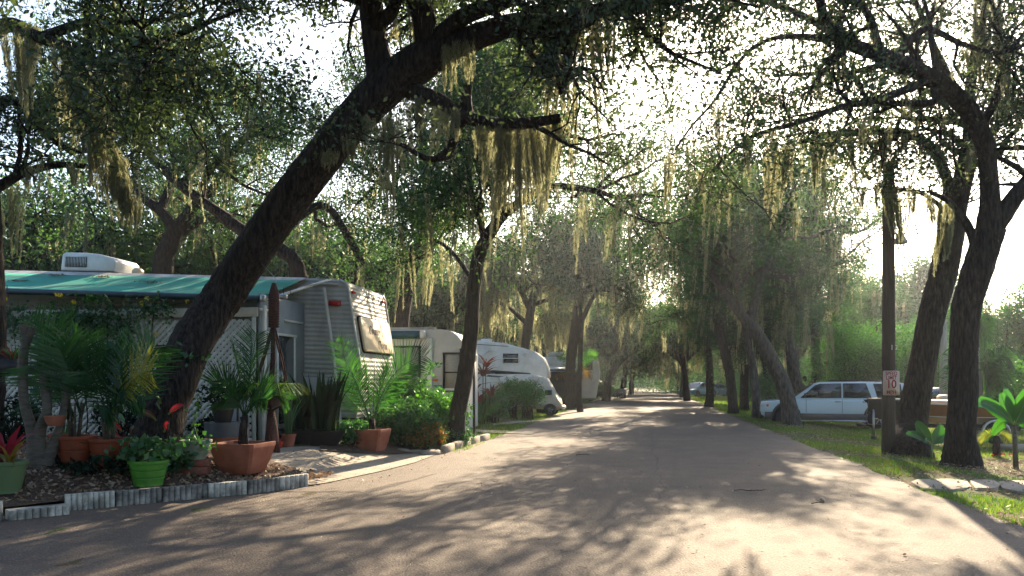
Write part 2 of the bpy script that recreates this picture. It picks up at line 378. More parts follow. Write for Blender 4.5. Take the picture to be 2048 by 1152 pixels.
# ---------------------------------------------------------------- ground, road, beds
rng = np.random.default_rng(7)
def vgz(x, y):
    u = x - .164 * y
    s_ = lambda t: (lambda c: c * c * (3 - 2 * c))(np.clip(t, 0, 1))
    ybv = np.where(x > -5.4, 10.85 + .85 * (x + 2.79), 8.63 + .55 * (x + 5.4))
    return .33 * s_((-u - 4.1) / 2.6) * s_((y - ybv) / 1.6) - .22 * s_((u - 3.9) / 4.0)
def ground_sheet():
    xs = np.concatenate([np.array([-900, -500, -250, -120, -70]), np.arange(-45, -14, 2.0), np.arange(-14, 22, .3), np.arange(22, 70, 2.0), np.array([90, 140, 260, 500, 900])])
    ys = np.concatenate([np.array([-60, -20, -5]), np.arange(0, 48, .3), np.arange(48, 120, 2.0), np.arange(120, 300, 10.0), np.array([340, 450, 700, 1200])])
    X, Y = np.meshgrid(xs, ys); Z = vgz(X, Y)
    u = X - .164 * Y
    rough = np.where(np.abs(u) > 4.2, .012 * np.sin(X * 3.1) * np.sin(Y * 2.3) + .008 * np.sin(X * 7 + Y * 5), 0) * (np.abs(Y) < 47)
    V = np.stack([X, Y, Z + rough * .6 - .004], -1).reshape(-1, 3); n = len(xs); m = len(ys)
    I = np.arange(n * m).reshape(m, n); Q = np.stack([I[:-1, :-1], I[:-1, 1:], I[1:, 1:], I[1:, :-1]], -1).reshape(-1, 4)
    return V, Q
def nodes_mat(name):
    m = bpy.data.materials.new(name); m.use_nodes = True; t = m.node_tree; return m, t, t.nodes, t.links, t.nodes["Principled BSDF"]
def noise(N, L, vec, scale, detail=5, rough=.6):
    n = N.new("ShaderNodeTexNoise"); n.inputs["Scale"].default_value = scale; n.inputs["Detail"].default_value = detail; n.inputs["Roughness"].default_value = rough
    L.new(vec, n.inputs["Vector"]); return n.outputs[0]
def ramp(N, L, inp, stops):
    r = N.new("ShaderNodeValToRGB"); e = r.color_ramp.elements
    while len(e) < len(stops): e.new(.5)
    for i, (p_, c) in enumerate(stops): e[i].position = p_; e[i].color = (*c, 1) if hasattr(c, '__len__') else (c, c, c, 1)
    L.new(inp, r.inputs[0]); return r.outputs[0]
def mixc(N, L, fac, a, b, mode='MIX'):
    m = N.new("ShaderNodeMix"); m.data_type = 'RGBA'; m.blend_type = mode
    for sck, v in ((0, fac), (6, a), (7, b)):
        if hasattr(v, 'links'): L.new(v, m.inputs[sck])
        else: m.inputs[sck].default_value = v if sck == 0 else (*v, 1)
    return m.outputs[2]
def ground_mat():
    m, t, N, L, p = nodes_mat('lawn and leaf mould'); tc = N.new("ShaderNodeTexCoord").outputs["Object"]
    a = noise(N, L, tc, .55, 6, .65); f = noise(N, L, tc, 9, 6, .7); g = noise(N, L, tc, 70, 3, .7)
    grass = ramp(N, L, g, [(.3, (.035, .075, .018)), (.7, (.10, .16, .04))])
    dirt = ramp(N, L, g, [(.3, (.05, .034, .022)), (.5, (.12, .085, .055)), (.75, (.24, .18, .12))])
    fa = mixc(N, L, .35, a, f); fac = ramp(N, L, fa, [(.44, 0.0), (.56, 1.0)])
    L.new(mixc(N, L, fac, grass, dirt), p.inputs["Base Color"]); p.inputs["Roughness"].default_value = .95; p.inputs["Specular IOR Level"].default_value = .15
    b = N.new("ShaderNodeBump"); b.inputs["Strength"].default_value = .8; b.inputs["Distance"].default_value = .03; L.new(g, b.inputs["Height"]); L.new(b.outputs[0], p.inputs["Normal"])
    return m
def asphalt_mat():
    m, t, N, L, p = nodes_mat('worn asphalt'); tc = N.new("ShaderNodeTexCoord").outputs["Object"]
    big = noise(N, L, tc, .22, 5, .6); mid = noise(N, L, tc, 1.6, 6, .65); fine = noise(N, L, tc, 55, 3, .75)
    vo = N.new("ShaderNodeTexVoronoi"); vo.inputs["Scale"].default_value = 50; L.new(tc, vo.inputs["Vector"])
    base = ramp(N, L, big, [(.35, (.115, .088, .073)), (.65, (.2, .152, .116))])
    base = mixc(N, L, .55, base, ramp(N, L, mid, [(.3, (.092, .073, .062)), (.7, (.225, .172, .13))]))
    sp = ramp(N, L, vo.outputs["Distance"], [(.0, (1.9, 1.8, 1.6)), (.25, (1, 1, 1)), (.6, (.5, .5, .52))])
    base = mixc(N, L, .75, base, sp, 'MULTIPLY')
    stones = N.new("ShaderNodeTexVoronoi"); stones.inputs["Scale"].default_value = 26; L.new(tc, stones.inputs["Vector"])
    sm = ramp(N, L, stones.outputs["Distance"], [(.0, 1.0), (.1, 1.0), (.13, 0.0)]); pick = ramp(N, L, stones.outputs["Color"], [(.58, 0.0), (.62, 1.0)])
    base = mixc(N, L, mixc(N, L, 1.0, sm, pick, 'MULTIPLY'), base, (.5, .45, .39))
    # cracks: one long wandering seam and a loose net
    sx = N.new("ShaderNodeSeparateXYZ"); L.new(tc, sx.inputs[0])
    wn = noise(N, L, tc, .9, 4, .6)
    def math_(op, a_, b_=None):
        q = N.new("ShaderNodeMath"); q.operation = op
        for i, v in enumerate((a_, b_)):
            if v is None: continue
            if hasattr(v, 'links'): L.new(v, q.inputs[i])
            else: q.inputs[i].default_value = v
        return q.outputs[0]
    uu = math_('SUBTRACT', sx.outputs[0], math_('MULTIPLY', sx.outputs[1], .164))
    d = math_('ABSOLUTE', math_('ADD', math_('SUBTRACT', uu, .24), math_('MULTIPLY', math_('SUBTRACT', wn, .5), .5)))
    seam = ramp(N, L, d, [(.0, .8), (.006, .6), (.02, 0.0)]); seam = mixc(N, L, 1.0, seam, ramp(N, L, mid, [(.42, 0.0), (.5, 1.0)]), 'MULTIPLY')
    mp = N.new("ShaderNodeVectorMath"); mp.operation = 'ADD'; L.new(tc, mp.inputs[0])
    nv = N.new("ShaderNodeTexNoise"); nv.inputs["Scale"].default_value = 1.4; L.new(tc, nv.inputs["Vector"]); L.new(nv.outputs["Color"], mp.inputs[1])
    v2 = N.new("ShaderNodeTexVoronoi"); v2.feature = 'DISTANCE_TO_EDGE'; v2.inputs["Scale"].default_value = .45; L.new(mp.outputs[0], v2.inputs["Vector"])
    net = ramp(N, L, v2.outputs["Distance"], [(.0, 1.0), (.004, .6), (.009, 0.0)]); net = mixc(N, L, 1.0, net, ramp(N, L, big, [(.45, 0.0), (.6, .8)]), 'MULTIPLY')
    cr = mixc(N, L, 1.0, seam, net, 'LIGHTEN')
    base = mixc(N, L, mixc(N, L, 1.0, cr, (.8, .8, .8), 'MULTIPLY'), base, (.03, .026, .024))
    stain = ramp(N, L, noise(N, L, tc, .8, 4, .6), [(.56, 0.0), (.66, .55)]); base = mixc(N, L, stain, base, (.07, .06, .058))
    L.new(base, p.inputs["Base Color"]); p.inputs["Roughness"].default_value = .82; p.inputs["Specular IOR Level"].default_value = .35
    b = N.new("ShaderNodeBump"); b.inputs["Strength"].default_value = .7; b.inputs["Distance"].default_value = .018
    L.new(mixc(N, L, .5, vo.outputs["Distance"], fine), b.inputs["Height"]); L.new(b.outputs[0], p.inputs["Normal"])
    return m
M['ground'] = ground_mat(); M['asphalt'] = asphalt_mat()
M['concrete'] = mat('weathered concrete', (.34, .29, .23), .9, col2=(.2, .165, .13), scale=2.2, detail=8, bump=.35, bscale=45, lo=.35, hi=.72)
M['mulch'] = mat('bark mulch soil', (.045, .028, .02), 1.0, col2=(.12, .075, .05), scale=45, bump=1.0, bscale=50)
M['edging'] = mat('painted concrete edging', (.6, .58, .52), .85, col2=(.2, .195, .17), scale=4.5, detail=8, bump=.4, bscale=40, lo=.42, hi=.62)
M['edging_dark'] = mat('grimy concrete edging', (.07, .068, .062), .9, col2=(.4, .385, .35), scale=5, detail=8, bump=.4, bscale=40, lo=.42, hi=.7)
V, Q = ground_sheet(); tag(npmesh('ground', V, Q, M['ground'], smooth=True), kind='structure')

def ruled(name, A, B, m, off, n=1, cross=8, kind='structure'):
    """sheet between two polylines of equal length, laid on the ground"""
    A = np.array(A, dtype=float); B = np.array(B, dtype=float)
    if len(A) < 20:
        q = np.linspace(0, len(A) - 1, (len(A) - 1) * 8 + 1); k = np.arange(len(A))
        A = np.column_stack([np.interp(q, k, A[:, 0]), np.interp(q, k, A[:, 1])]); B = np.column_stack([np.interp(q, k, B[:, 0]), np.interp(q, k, B[:, 1])])
    t = np.linspace(0, 1, cross + 1)[None, :, None]; G = A[:, None, :] * (1 - t) + B[:, None, :] * t
    Z = vgz(G[..., 0], G[..., 1]) + off; V = np.concatenate([G, Z[..., None]], -1).reshape(-1, 3)
    I = np.arange(len(V)).reshape(len(A), cross + 1); Q = np.stack([I[:-1, :-1], I[:-1, 1:], I[1:, 1:], I[1:, :-1]], -1).reshape(-1, 4)
    return tag(npmesh(name, V, Q, m, smooth=True), kind=kind)
ys = np.concatenate([np.array([-30, -10, 0]), np.arange(1, 60, .35), np.arange(60, 230, 4)])
def edge(y, side):
    return side * 3.72 + .05 * math.sin(y * .9 + side) + .04 * math.sin(y * 2.7 + 2 * side) + .02 * math.sin(y * 7.3)
A = []; B = []
for y in ys:
    A.append((.164 * y + edge(y, -1), y)); B.append((.164 * y + edge(y, 1), y))
ruled('road', A, B, M['asphalt'], .012, cross=40)
# side street paving on the near left, in front of the bed
xs_ = [-60, -40, -25, -16, -11, -8, -6.6, -5.4, -4.6, -3.8, -3.2, -2.79, -2.4, -1.0]
ruled('side_street', [(x, -12) for x in xs_], [(x, (yb(x) if x > -16 else yb(-16)) + .06) for x in xs_], M['asphalt'], .004, cross=30)
# driveway apron of concrete in front of the first trailer
def xy(px, py): g = gp(px, py); return (g.x, g.y)
ruled('driveway', [xy(600, 976), xy(660, 967), xy(760, 945), xy(830, 927), xy(872, 911)], [xy(380, 945), xy(400, 930), xy(480, 905), xy(600, 895), xy(850, 898)], M['concrete'], .022, cross=14)
_A = [xy(560, 985), xy(606, 975), xy(660, 968), xy(760, 949), xy(830, 931), xy(872, 915), xy(885, 910), xy(930, 896), xy(976, 882)]
ruled('road_shoulder', [(x - .3, y + .02) for x, y in _A], [(.164 * y - 3.45, y) for x, y in _A], M['asphalt'], .009, cross=8)
# mulch in the bed behind the edging
bx0 = [xy(-60, 1040), xy(0, 1034), xy(130, 1018), xy(323, 1001), xy(493, 987), xy(611, 973)]
bx1 = [xy(-150, 880), xy(0, 872), xy(130, 874), xy(260, 876), xy(380, 905), xy(600, 955)]
ruled('planting_bed', bx0, bx1, M['mulch'], .10, cross=24)
ruled('planting_bed', [xy(640, 905), xy(760, 912), xy(880, 905), xy(930, 892), xy(972, 880)], [xy(640, 872), xy(740, 868), xy(820, 862), xy(900, 858), xy(940, 862)], M['mulch'], .04, cross=8)
ruled('path', [xy(1500, 1) if False else xy(905, 862), xy(960, 866), xy(1010, 868), xy(1062, 870)], [xy(905, 857), xy(960, 861), xy(1012, 863), xy(1078, 865)], M['concrete'], .03, cross=3)
ruled('path', [xy(985, 852), xy(1040, 846), xy(1100, 842), xy(1135, 838)], [xy(985, 848), xy(1040, 842), xy(1105, 838), xy(1140, 835)], M['concrete'], .02, cross=3)
# broken slabs of the walkway on the right verge
def slab(pts, th, label, off=.03):
    g = [gp(*p) for p in pts]; n = len(g); c = sum(g, Vector()) / n
    mb = MB(); top = [(p.x, p.y, gz(p.x, p.y) + off) for p in g]; bot = [(p.x, p.y, gz(p.x, p.y) - th) for p in g]
    mb.add(bot + top, [tuple(range(n)), tuple(range(2 * n - 1, n - 1, -1))] + [((i + 1) % n, i, i + n, (i + 1) % n + n) for i in range(n)])
    o = mb.build('paving_slab', M['concrete'], origin=(c.x, c.y, c.z)); bevel(o, .008)
    return tag(o, label, 'slab', 'broken walkway slabs on the right verge')
slab([(1822, 967), (1835, 962), (1900, 961), (1935, 966), (1944, 978), (1905, 983), (1845, 981)], .04, 'pale concrete slab whose rounded end touches the road')
slab([(1940, 965), (1965, 963), (1990, 965), (2000, 972), (1995, 981), (1950, 981), (1946, 974)], .04, 'small cracked concrete slab between two larger ones', .036)
slab([(1996, 966), (2030, 963), (2120, 968), (2130, 985), (2040, 986), (2004, 979)], .04, 'concrete slab cut off by the right edge of the photo', .026)
g0 = gp(2040, 915); mb = MB(); mb.box((1.1, 0, .06), (2.6, 1.0, .12), bev=.015)
o = mb.build('patio_slab', M['concrete'], origin=None, local=True); o.location = gY(2000, 19.2); o.location.x += .3; tag(o, 'dark edged concrete patio slab behind the banana plant', 'slab')

# ---------------------------------------------------------------- grass, litter
def uv2(x, y): return x - .164 * y
def scatter(n, x0, x1, y0, y1, test, seed=3, near=1.0):
    r = np.random.default_rng(seed); x = x0 + (x1 - x0) * r.random(n); y = y0 + (y1 - y0) * r.random(n) ** near
    k = test(x, y); return x[k], y[k], r
def pat(x, y, s=1.0): return np.sin(x * 1.3 * s + 2 * np.sin(y * .7 * s)) + np.sin(y * 1.1 * s + 1.7 * np.sin(x * .9 * s)) + .8 * np.sin(x * 3.1 * s + y * 2.2 * s)
def blades(name, x, y, r, h, wd, m, **k):
    n = len(x); z = vgz(x, y); a = r.random(n) * TAU; hh = h * (.5 + r.random(n)); lean = hh * (.2 + .7 * r.random(n)); wv = wd * (.6 + .8 * r.random(n))
    V = np.empty((n, 3, 3)); b = r.random(n) * TAU
    V[:, 0] = np.column_stack([x - np.cos(b) * wv, y - np.sin(b) * wv, z - .01]); V[:, 1] = np.column_stack([x + np.cos(b) * wv, y + np.sin(b) * wv, z - .01])
    V[:, 2] = np.column_stack([x + np.cos(a) * lean, y + np.sin(a) * lean, z + hh])
    return tag(npmesh(name, V.reshape(-1, 3), np.arange(3 * n).reshape(n, 3), m), kind='stuff', **k)
tr = lambda x, y: (uv2(x, y) > 3.68) & (pat(x, y) + .9 * np.clip((y - 18) / 8, -1, 1) > -.35) 
x, y, r = scatter(330000, 4, 24, 7, 40, tr, 3, 1.3); blades('grass', x, y, r, .055, .006, M['grass'])
tl = lambda x, y: (uv2(x, y) < -3.66) & (y > 16.2) & (uv2(x, y) > -9.5) & (pat(x, y, 1.2) > -1.3)
x, y, r = scatter(150000, -8, 10, 16, 62, tl, 4, 1.0); blades('grass', x, y, r, .07, .008, M['grass'])
x, y, r = scatter(60000, 10, 40, 38, 110, lambda x, y: uv2(x, y) > 3.8, 5); blades('grass', x, y, r, .12, .02, M['grass'])
def litter(name, x, y, r, L, W, m, off=.02, flat=.7, kind='stuff'):
    n = len(x); C = np.column_stack([x, y, vgz(x, y) + off + .02 * r.random(n)])
    V, Q = leaf_geo(r, C, L, W, flat=flat); return tag(npmesh(name, V, Q, m), kind=kind)
x, y, r = scatter(60000, 4, 20, 7.5, 30, lambda x, y: (uv2(x, y) > 3.6) & (pat(x, y) < 1.3) & (np.random.default_rng(4).random(len(x)) < np.where((y < 11.6) & (y > 10.6), .12, 1)) & (np.random.default_rng(1).random(len(x)) < np.where(pat(x, y) < -.1, 1, .35)), 6, 1.2); litter('leaf_litter', x, y, r, .058, .032, M['litter'], .035)
inbed = lambda x, y: (uv2(x, y) < -4.0) & (y > np.where(x > -5.4, 10.85 + .85 * (x + 2.79), 8.63 + .55 * (x + 5.4)) + .12) & (y < 15) & ((y < 11.2 + .2 * (x + 5)) | (x < -5))
x, y, r = scatter(30000, -14, -2.6, 8, 14, inbed, 8); litter('mulch_chips', x, y, r, .085, .045, M['litter'], .105, .45)
x, y, r = scatter(3200, -10, 20, 6, 60, lambda x, y: (np.abs(uv2(x, y)) < 3.7), 9, 1.6); litter('fallen_leaves', x, y, r, .05, .028, M['litter'], .016, .85)
x, y, r = scatter(5000, -6, 20, 8, 60, lambda x, y: (np.abs(np.abs(uv2(x, y)) - 3.68) < .16 * np.random.default_rng(2).random(len(x)) ** 2) & ((x > 0) | (y > 11)), 10, 1.3); litter('fallen_leaves', x, y, r, .06, .03, M['litter'], .02, .7)
x, y, r = scatter(900, -4.2, -.9, 11, 17, lambda x, y: (uv2(x, y) < -3.7), 12); litter('fallen_leaves', x, y, r, .05, .025, M['litter'], .03, .85)

# edging pieces of the near bed: scalloped concrete, one piece each
def edging(a, b, h, m, label, n=8, th=.06, grp='scalloped edging pieces along the near bed'):
    a = Vector((*xy(*a), 0)); b = Vector((*xy(*b), 0)); d = (b - a); L = d.length - .008; ang = math.atan2(d.y, d.x); poly = []
    for i in range(n):
        for k in range(6):
            q = math.pi * k / 5; poly.append((L * (i + .5 - .5 * math.cos(q)) / n, -th * .5 - .028 * math.sin(q)))
    poly += [(L, th * .5), (0, th * .5)]
    mb = MB(); mb.prismz(poly, -.05, h); o = mb.build('edging_piece', m, local=True)
    o.location = (a.x, a.y, gz(a.x, a.y)); o.rotation_euler = (random.Random(str(label)).uniform(-.03, .03), 0, ang); bevel(o, .006, 2, .9)
    return tag(o, label, 'edging', grp)
edging((14, 1040), (136, 1027), .105, M['edging'], 'short white scalloped edging piece at the far left of the bed', 8, .16)
edging((130, 1022), (230, 1013), .185, M['edging'], 'tall white edging piece beside the short scalloped one', 9)
edging((231, 1013), (323, 1004), .18, M['edging_dark'], 'dark stained edging piece in front of the lime green pot', 8)
edging((324, 1004), (414, 995), .175, M['edging_dark'], 'mottled grey edging piece just right of the lime pot', 8)
edging((415, 995), (493, 988), .175, M['edging'], 'lighter grey edging piece in the middle of the row', 7)
edging((494, 988), (556, 981), .175, M['edging_dark'], 'dark grey edging piece below the square terracotta planter', 7)
edging((557, 981), (614, 973), .18, M['edging'], 'clean ridged edging piece ending the row at the driveway', 6)
edging((-70, 1052), (2, 1040), .2, M['edging'], 'white edging piece cut off by the left edge of the photo', 6)
cors = [(886, 908), (905, 901), (922, 895), (938, 890), (956, 885), (976, 880)]
blab = ['first', 'second', 'third', 'fourth', 'last']
for i in range(5):
    a = Vector((*xy(*cors[i]), 0)); b = Vector((*xy(*cors[i + 1]), 0)); d = b - a; mb = MB()
    mb.box((d.length / 2, 0, .06), (d.length - .015, .11, .2), bev=.015); o = mb.build('edging_block', M['concrete'], local=True)
    o.location = (a.x, a.y, gz(a.x, a.y)); o.rotation_euler = (.02 * (i % 2), 0, math.atan2(d.y, d.x))
    tag(o, blab[i] + ' pale block, counting from the driveway, edging the shrub bed', 'block', 'concrete blocks round the shrub bed')
for i, (px, py, s_) in enumerate([(835, 908, .2), (862, 910, .26), (806, 904, .17)]):
    g = gp(px, py); mb = MB(); mb.lathe((0, 0, 0), [(.4 * s_, -.3 * s_), (.95 * s_, 0), (s_, .12 * s_), (.8 * s_, .34 * s_), (.3 * s_, .42 * s_)], 9, sc_=(1.2, .7))
    o = mb.build('stone', M['concrete'], origin=None, local=True, smooth=.9); o.location = g; o.rotation_euler = (0, 0, i * 1.1)
    tag(o, ['flat grey stone in the middle of three by the shrub bed', 'largest flat stone beside the first edging block', 'smallest flat stone near the square planter'][i], 'stone', 'stones by the shrub bed')
# bare twigs fallen on the road
for i, (px, py) in enumerate([(1165, 912), (1500, 985), (1640, 1008)]):
    g = gp(px, py); mb = MB(); R_ = random.Random(i)
    pts = [(k * .09 - .2, .05 * math.sin(k * 1.3 + i), .012 + .01 * (k % 2)) for k in range(6)]; mb.tube(pts, [.006] * 5 + [.002], 5); mb.tube([pts[2], (pts[2][0] + .1, pts[2][1] + .12, .02)], .003, 4)
    o = mb.build('fallen_twig', M['bark'], local=True); o.location = g + Vector((0, 0, .015)); o.rotation_euler = (0, 0, R_.random())
    tag(o, ['bare twig lying left of the middle of the road', 'bare twig lying in the sunlit middle of the road', 'bare twig on the road towards the right verge'][i], 'twig', 'twigs on the road')
# ---------------------------------------------------------------- the big oaks, limb by limb
def oak_root(px, py, label, group='live oaks', cat='tree', name='oak_tree', Y=None):
    g = gp(px, py) if Y is None else gY(px, Y)
    return empty(name, g, label, cat, group), g
K = (0, 5, 5)
# leaning oak in the bed on the left
root, g = oak_root(308, 925, 'great dark oak leaning right from the bed of potted palms')
t = Oak(11)
D = t.limb(flare((g.x, g.y, g.z), pl([(318, 860, g.y + .05, 46), (340, 790, g.y + .25, 43), (388, 680, g.y + .6, 41), (447, 590, 11.9, 40), (520, 480, 11.8, 38), (602, 370, 11.7, 38), (690, 258, 11.6, 38), (775, 172, 11.5, 39), (845, 120, 11.4, 38), (900, 95, 11.3, 30)]), .4), 8, 18, .05)
Lm = [(pl([(845, 125, 11.4, 34), (960, 72, 11.2, 25), (1050, 46, 11, 21), (1130, 45, 10.9, 19), (1200, 22, 10.8, 15), (1300, 0, 10.6, 10), (1420, -45, 10.3, 6)]), 12, .35),
      (pl([(770, 185, 11.5, 34), (752, 100, 11.5, 27), (742, 10, 11.4, 24), (728, -120, 11.2, 20), (690, -330, 10.8, 14), (620, -560, 10, 7)]), 12, .35),
      (pl([(860, 120, 11.4, 28), (848, 40, 11.3, 25), (826, -50, 11.2, 22), (850, -220, 11, 14), (930, -420, 10.6, 7)]), 12, .3),
      (pl([(872, 80, 11.3, 20), (935, 30, 11.0, 17), (1010, 5, 10.7, 13), (1100, -60, 10.2, 9), (1230, -160, 9.6, 5)]), 12, .3),
      (pl([(820, 180, 11.5, 18), (875, 200, 11.3, 15), (930, 232, 11.2, 14), (990, 248, 11, 13), (1060, 246, 10.9, 11), (1120, 236, 10.8, 9)]), 2, .3),
      (pl([(932, 235, 11.2, 11), (912, 262, 11.2, 9), (898, 300, 11.2, 9), (860, 318, 11.2, 6), (800, 288, 11.1, 4)]), 2, .3),
      (pl([(935, 232, 11.2, 12), (932, 200, 11.2, 12), (936, 172, 11.2, 9)]), 0, .3),
      (pl([(742, 60, 11.4, 16), (790, 10, 11.2, 13), (800, -120, 11, 9), (760, -300, 10, 5)]), 8, .3),
      (pl([(740, -60, 11.3, 15), (640, -180, 10.4, 11), (500, -300, 9.4, 8), (350, -420, 8.6, 5)]), 12, .3),
      (pl([(835, -60, 11.2, 14), (900, -250, 10, 10), (960, -500, 8.6, 6)]), 10, .3),
      (pl([(728, -120, 11.2, 14), (640, -400, 9.4, 10), (560, -900, 7.2, 7)]), 12, .3)]
mossdrop = []
for rows, n, t0 in Lm:
    D = t.limb(rows, 6, 9, .06); t.spray(D, n, (1.1, 2.3), 2 if n > 6 else 1, t0, K, mossy=.22)
t.build(root, M['bark'], M['leaf'], (.085, .042), 22, .17, None, .7)
def drape(t, root, spots, width, dens=640, seg=.085, sw=.007):
    tops = []; lens = []
    for px, py0, py1, Y in spots:
        p = P(px, py0, Y); tops.append((p.x, p.y, p.z)); lens.append((py1 - py0) / F * Y)
    V, Q = moss_points(t.rng, tops, lens, width, dens, seg, sw)
    if t.hang:
        Hh = np.array(t.hang); Hh = Hh[t.rng.permutation(len(Hh))[:70]]
        V2, Q2 = moss_points(t.rng, Hh, .2 + .9 * t.rng.random(len(Hh)) ** 2, .05, 300, seg, sw); Q = np.concatenate([Q, Q2 + len(V)]); V = np.concatenate([V, V2])
    npmesh('hanging_moss', V, Q, M['moss'], root)
sp = []
R_ = random.Random(5)
for px, a, b in [(770, 230, 470), (755, 250, 420), (790, 230, 400), (820, 200, 330), (850, 190, 300), (880, 200, 330), (905, 215, 300), (1010, 250, 600), (1025, 250, 480), (1045, 245, 520), (1060, 245, 440), (1075, 245, 470),
                 (1090, 240, 420), (1110, 240, 400), (990, 250, 420), (965, 250, 380), (1000, 250, 340), (1140, 50, 370), (1130, 50, 330), (1105, 55, 260), (1160, 45, 400), (1175, 40, 300), (1195, 35, 250), (1215, 25, 200), (1090, 50, 200), (900, 90, 220), (930, 80, 190), (1060, 50, 170),
                 (780, 10, 90), (870, 60, 150), (830, 20, 100), (1010, 250, 520), (700, 270, 350), (740, 230, 340), (660, 300, 360), (1120, 236, 330), (1040, 250, 610), (1150, 50, 240)]:
    for k in range(3): sp.append((px + R_.uniform(-14, 14), a + 3, a + (b - a) * R_.uniform(.55, 1.05), 11.3 if px < 900 else 10.95))
drape(t, root, sp, .05)

# oak whose trunk stands outside the frame on the left
root, g = oak_root(-30, 905, 'oak at the left edge with a curtain of pale moss over the roof')
t = Oak(12)
D = t.limb(flare((g.x, g.y, g.z), pl([(-30, 850, 12.3, 34), (-22, 700, 12.2, 30), (-24, 560, 12.1, 29), (-30, 420, 12, 28), (-45, 250, 11.8, 27), (-70, 100, 11.6, 26)]), .26), 8, 14, .06)
for rows, n in [(pl([(-60, 90, 11.6, 18), (20, 50, 11.2, 14), (80, 75, 10.8, 12), (160, 102, 10.5, 11), (182, 122, 10.3, 10), (250, 128, 10.2, 9), (305, 127, 10.1, 8), (365, 102, 10, 5), (420, 60, 9.8, 3)]), 7),
                (pl([(80, 75, 10.8, 10), (190, 42, 10.4, 9), (250, 72, 10.2, 8), (310, 85, 10.1, 7), (380, 60, 9.9, 5), (480, 20, 9.5, 3)]), 9),
                (pl([(-60, 60, 11.6, 18), (40, -120, 11, 14), (180, -260, 10.4, 10), (360, -340, 9.6, 6)]), 14),
                (pl([(-60, 60, 11.6, 16), (-60, -250, 11, 12), (20, -500, 10, 8)]), 12),
                (pl([(-45, 250, 11.8, 14), (20, 200, 12.2, 11), (90, 260, 12.6, 9), (140, 300, 13, 6), (190, 300, 13.2, 4)]), 3),
                (pl([(-30, 390, 12, 12), (40, 350, 12.3, 9), (110, 330, 12.8, 7), (200, 335, 13, 4)]), 3),
                (pl([(180, 120, 10.3, 8), (180, -20, 10, 6), (270, -200, 9.4, 4)]), 8)]:
    D = t.limb(rows, 6, 9, .06); t.spray(D, n, (.9, 2.0), 2, .25, K, mossy=.22)
t.build(root, M['bark'], M['leaf'], (.085, .042), 21, .17, None, .82)
sp = []
for px, a, b, Y in [(120, 90, 300, 10.4), (135, 100, 310, 10.4), (60, 50, 200, 10.9), (75, 70, 190, 10.9), (30, 50, 280, 11), (10, 50, 260, 11.2), (45, 60, 320, 11), (190, 120, 300, 10.3), (270, 128, 220, 10.2), (20, 370, 560, 12.2), (60, 330, 420, 12.3), (150, 330, 400, 12.8)]:
    for k in range(3): sp.append((px + R_.uniform(-14, 14), a + 3, a + (b - a) * R_.uniform(.55, 1.05), Y))
drape(t, root, sp, .07)
# one long pale curtain blown to the right
C = []; r_ = t.rng
for k in range(60):
    f = k / 60; px = 150 + 15 * f + 95 * f ** 1.5 + 18 * r_.normal() * (.4 + f * (1 - f) * 2); py = 105 + 300 * f
    p = P(px, py, 10.3); C.append((p.x, p.y, p.z))
V, Q = moss_points(r_, C, np.full(60, .5), .055, 900, .085, .007)
npmesh('hanging_moss', V, Q, M['moss'], root)

# the two oaks at the right roadside
root, g = oak_root(1818, 912, 'stout oak leaning right just behind the wooden speed sign pole')
t = Oak(13)
D = t.limb(flare((g.x, g.y, g.z), pl([(1823, 850, 16.6, 30), (1840, 750, 16.6, 26), (1860, 650, 16.5, 25), (1882, 560, 16.5, 26), (1900, 480, 16.4, 25), (1912, 410, 16.4, 21), (1930, 340, 16.3, 18), (1942, 270, 16.2, 15), (1938, 200, 16.1, 11), (1960, 60, 16, 8), (2010, -120, 15.6, 5)]), .38), 8, 16, .05)
t.spray(D[52:], 12, (1.2, 2.4), 2, .1, K, mossy=.25)
for rows, n in [(pl([(1908, 420, 16.4, 12), (1888, 340, 16.2, 10), (1852, 285, 16, 9), (1800, 265, 15.8, 8), (1740, 264, 15.6, 7), (1670, 268, 15.4, 6), (1600, 285, 15.2, 4)]), 11),
                (pl([(1896, 520, 16.4, 8), (1890, 430, 16.2, 5), (1850, 390, 16, 4), (1800, 378, 15.8, 4), (1750, 372, 15.6, 2.5)]), 3),
                (pl([(1938, 230, 16.1, 9), (1880, 120, 15.6, 7), (1820, -20, 15, 5), (1740, -160, 14.2, 3)]), 13)]:
    D = t.limb(rows, 6, 9, .06); t.spray(D, n, (1.0, 2.1), 2, .3, K, mossy=.3)
t.build(root, M['bark'], M['leaf'], (.09, .045), 15, .18, None, .5)
sp = []
for px, a, b, Y in [(1720, 375, 430, 15.6), (1760, 372, 440, 15.7), (1775, 372, 470, 15.7), (1790, 374, 540, 15.7), (1820, 378, 470, 15.8), (1860, 388, 470, 16), (1880, 400, 560, 16), (1890, 420, 520, 16), (1900, 430, 540, 16), (1575, 290, 500, 15.2), (1582, 290, 430, 15.2), (1540, 290, 470, 15.2), (1660, 268, 400, 15.3), (1700, 266, 370, 15.4), (1730, 264, 330, 15.5), (1760, 264, 360, 15.5), (1810, 268, 330, 15.7), (1630, 275, 420, 15.3), (1845, 285, 330, 16)]:
    for k in range(3): sp.append((px + R_.uniform(-9, 9), a + 2, a + (b - a) * R_.uniform(.6, 1.1), Y))
drape(t, root, sp, .05, 600, .095, .0085)

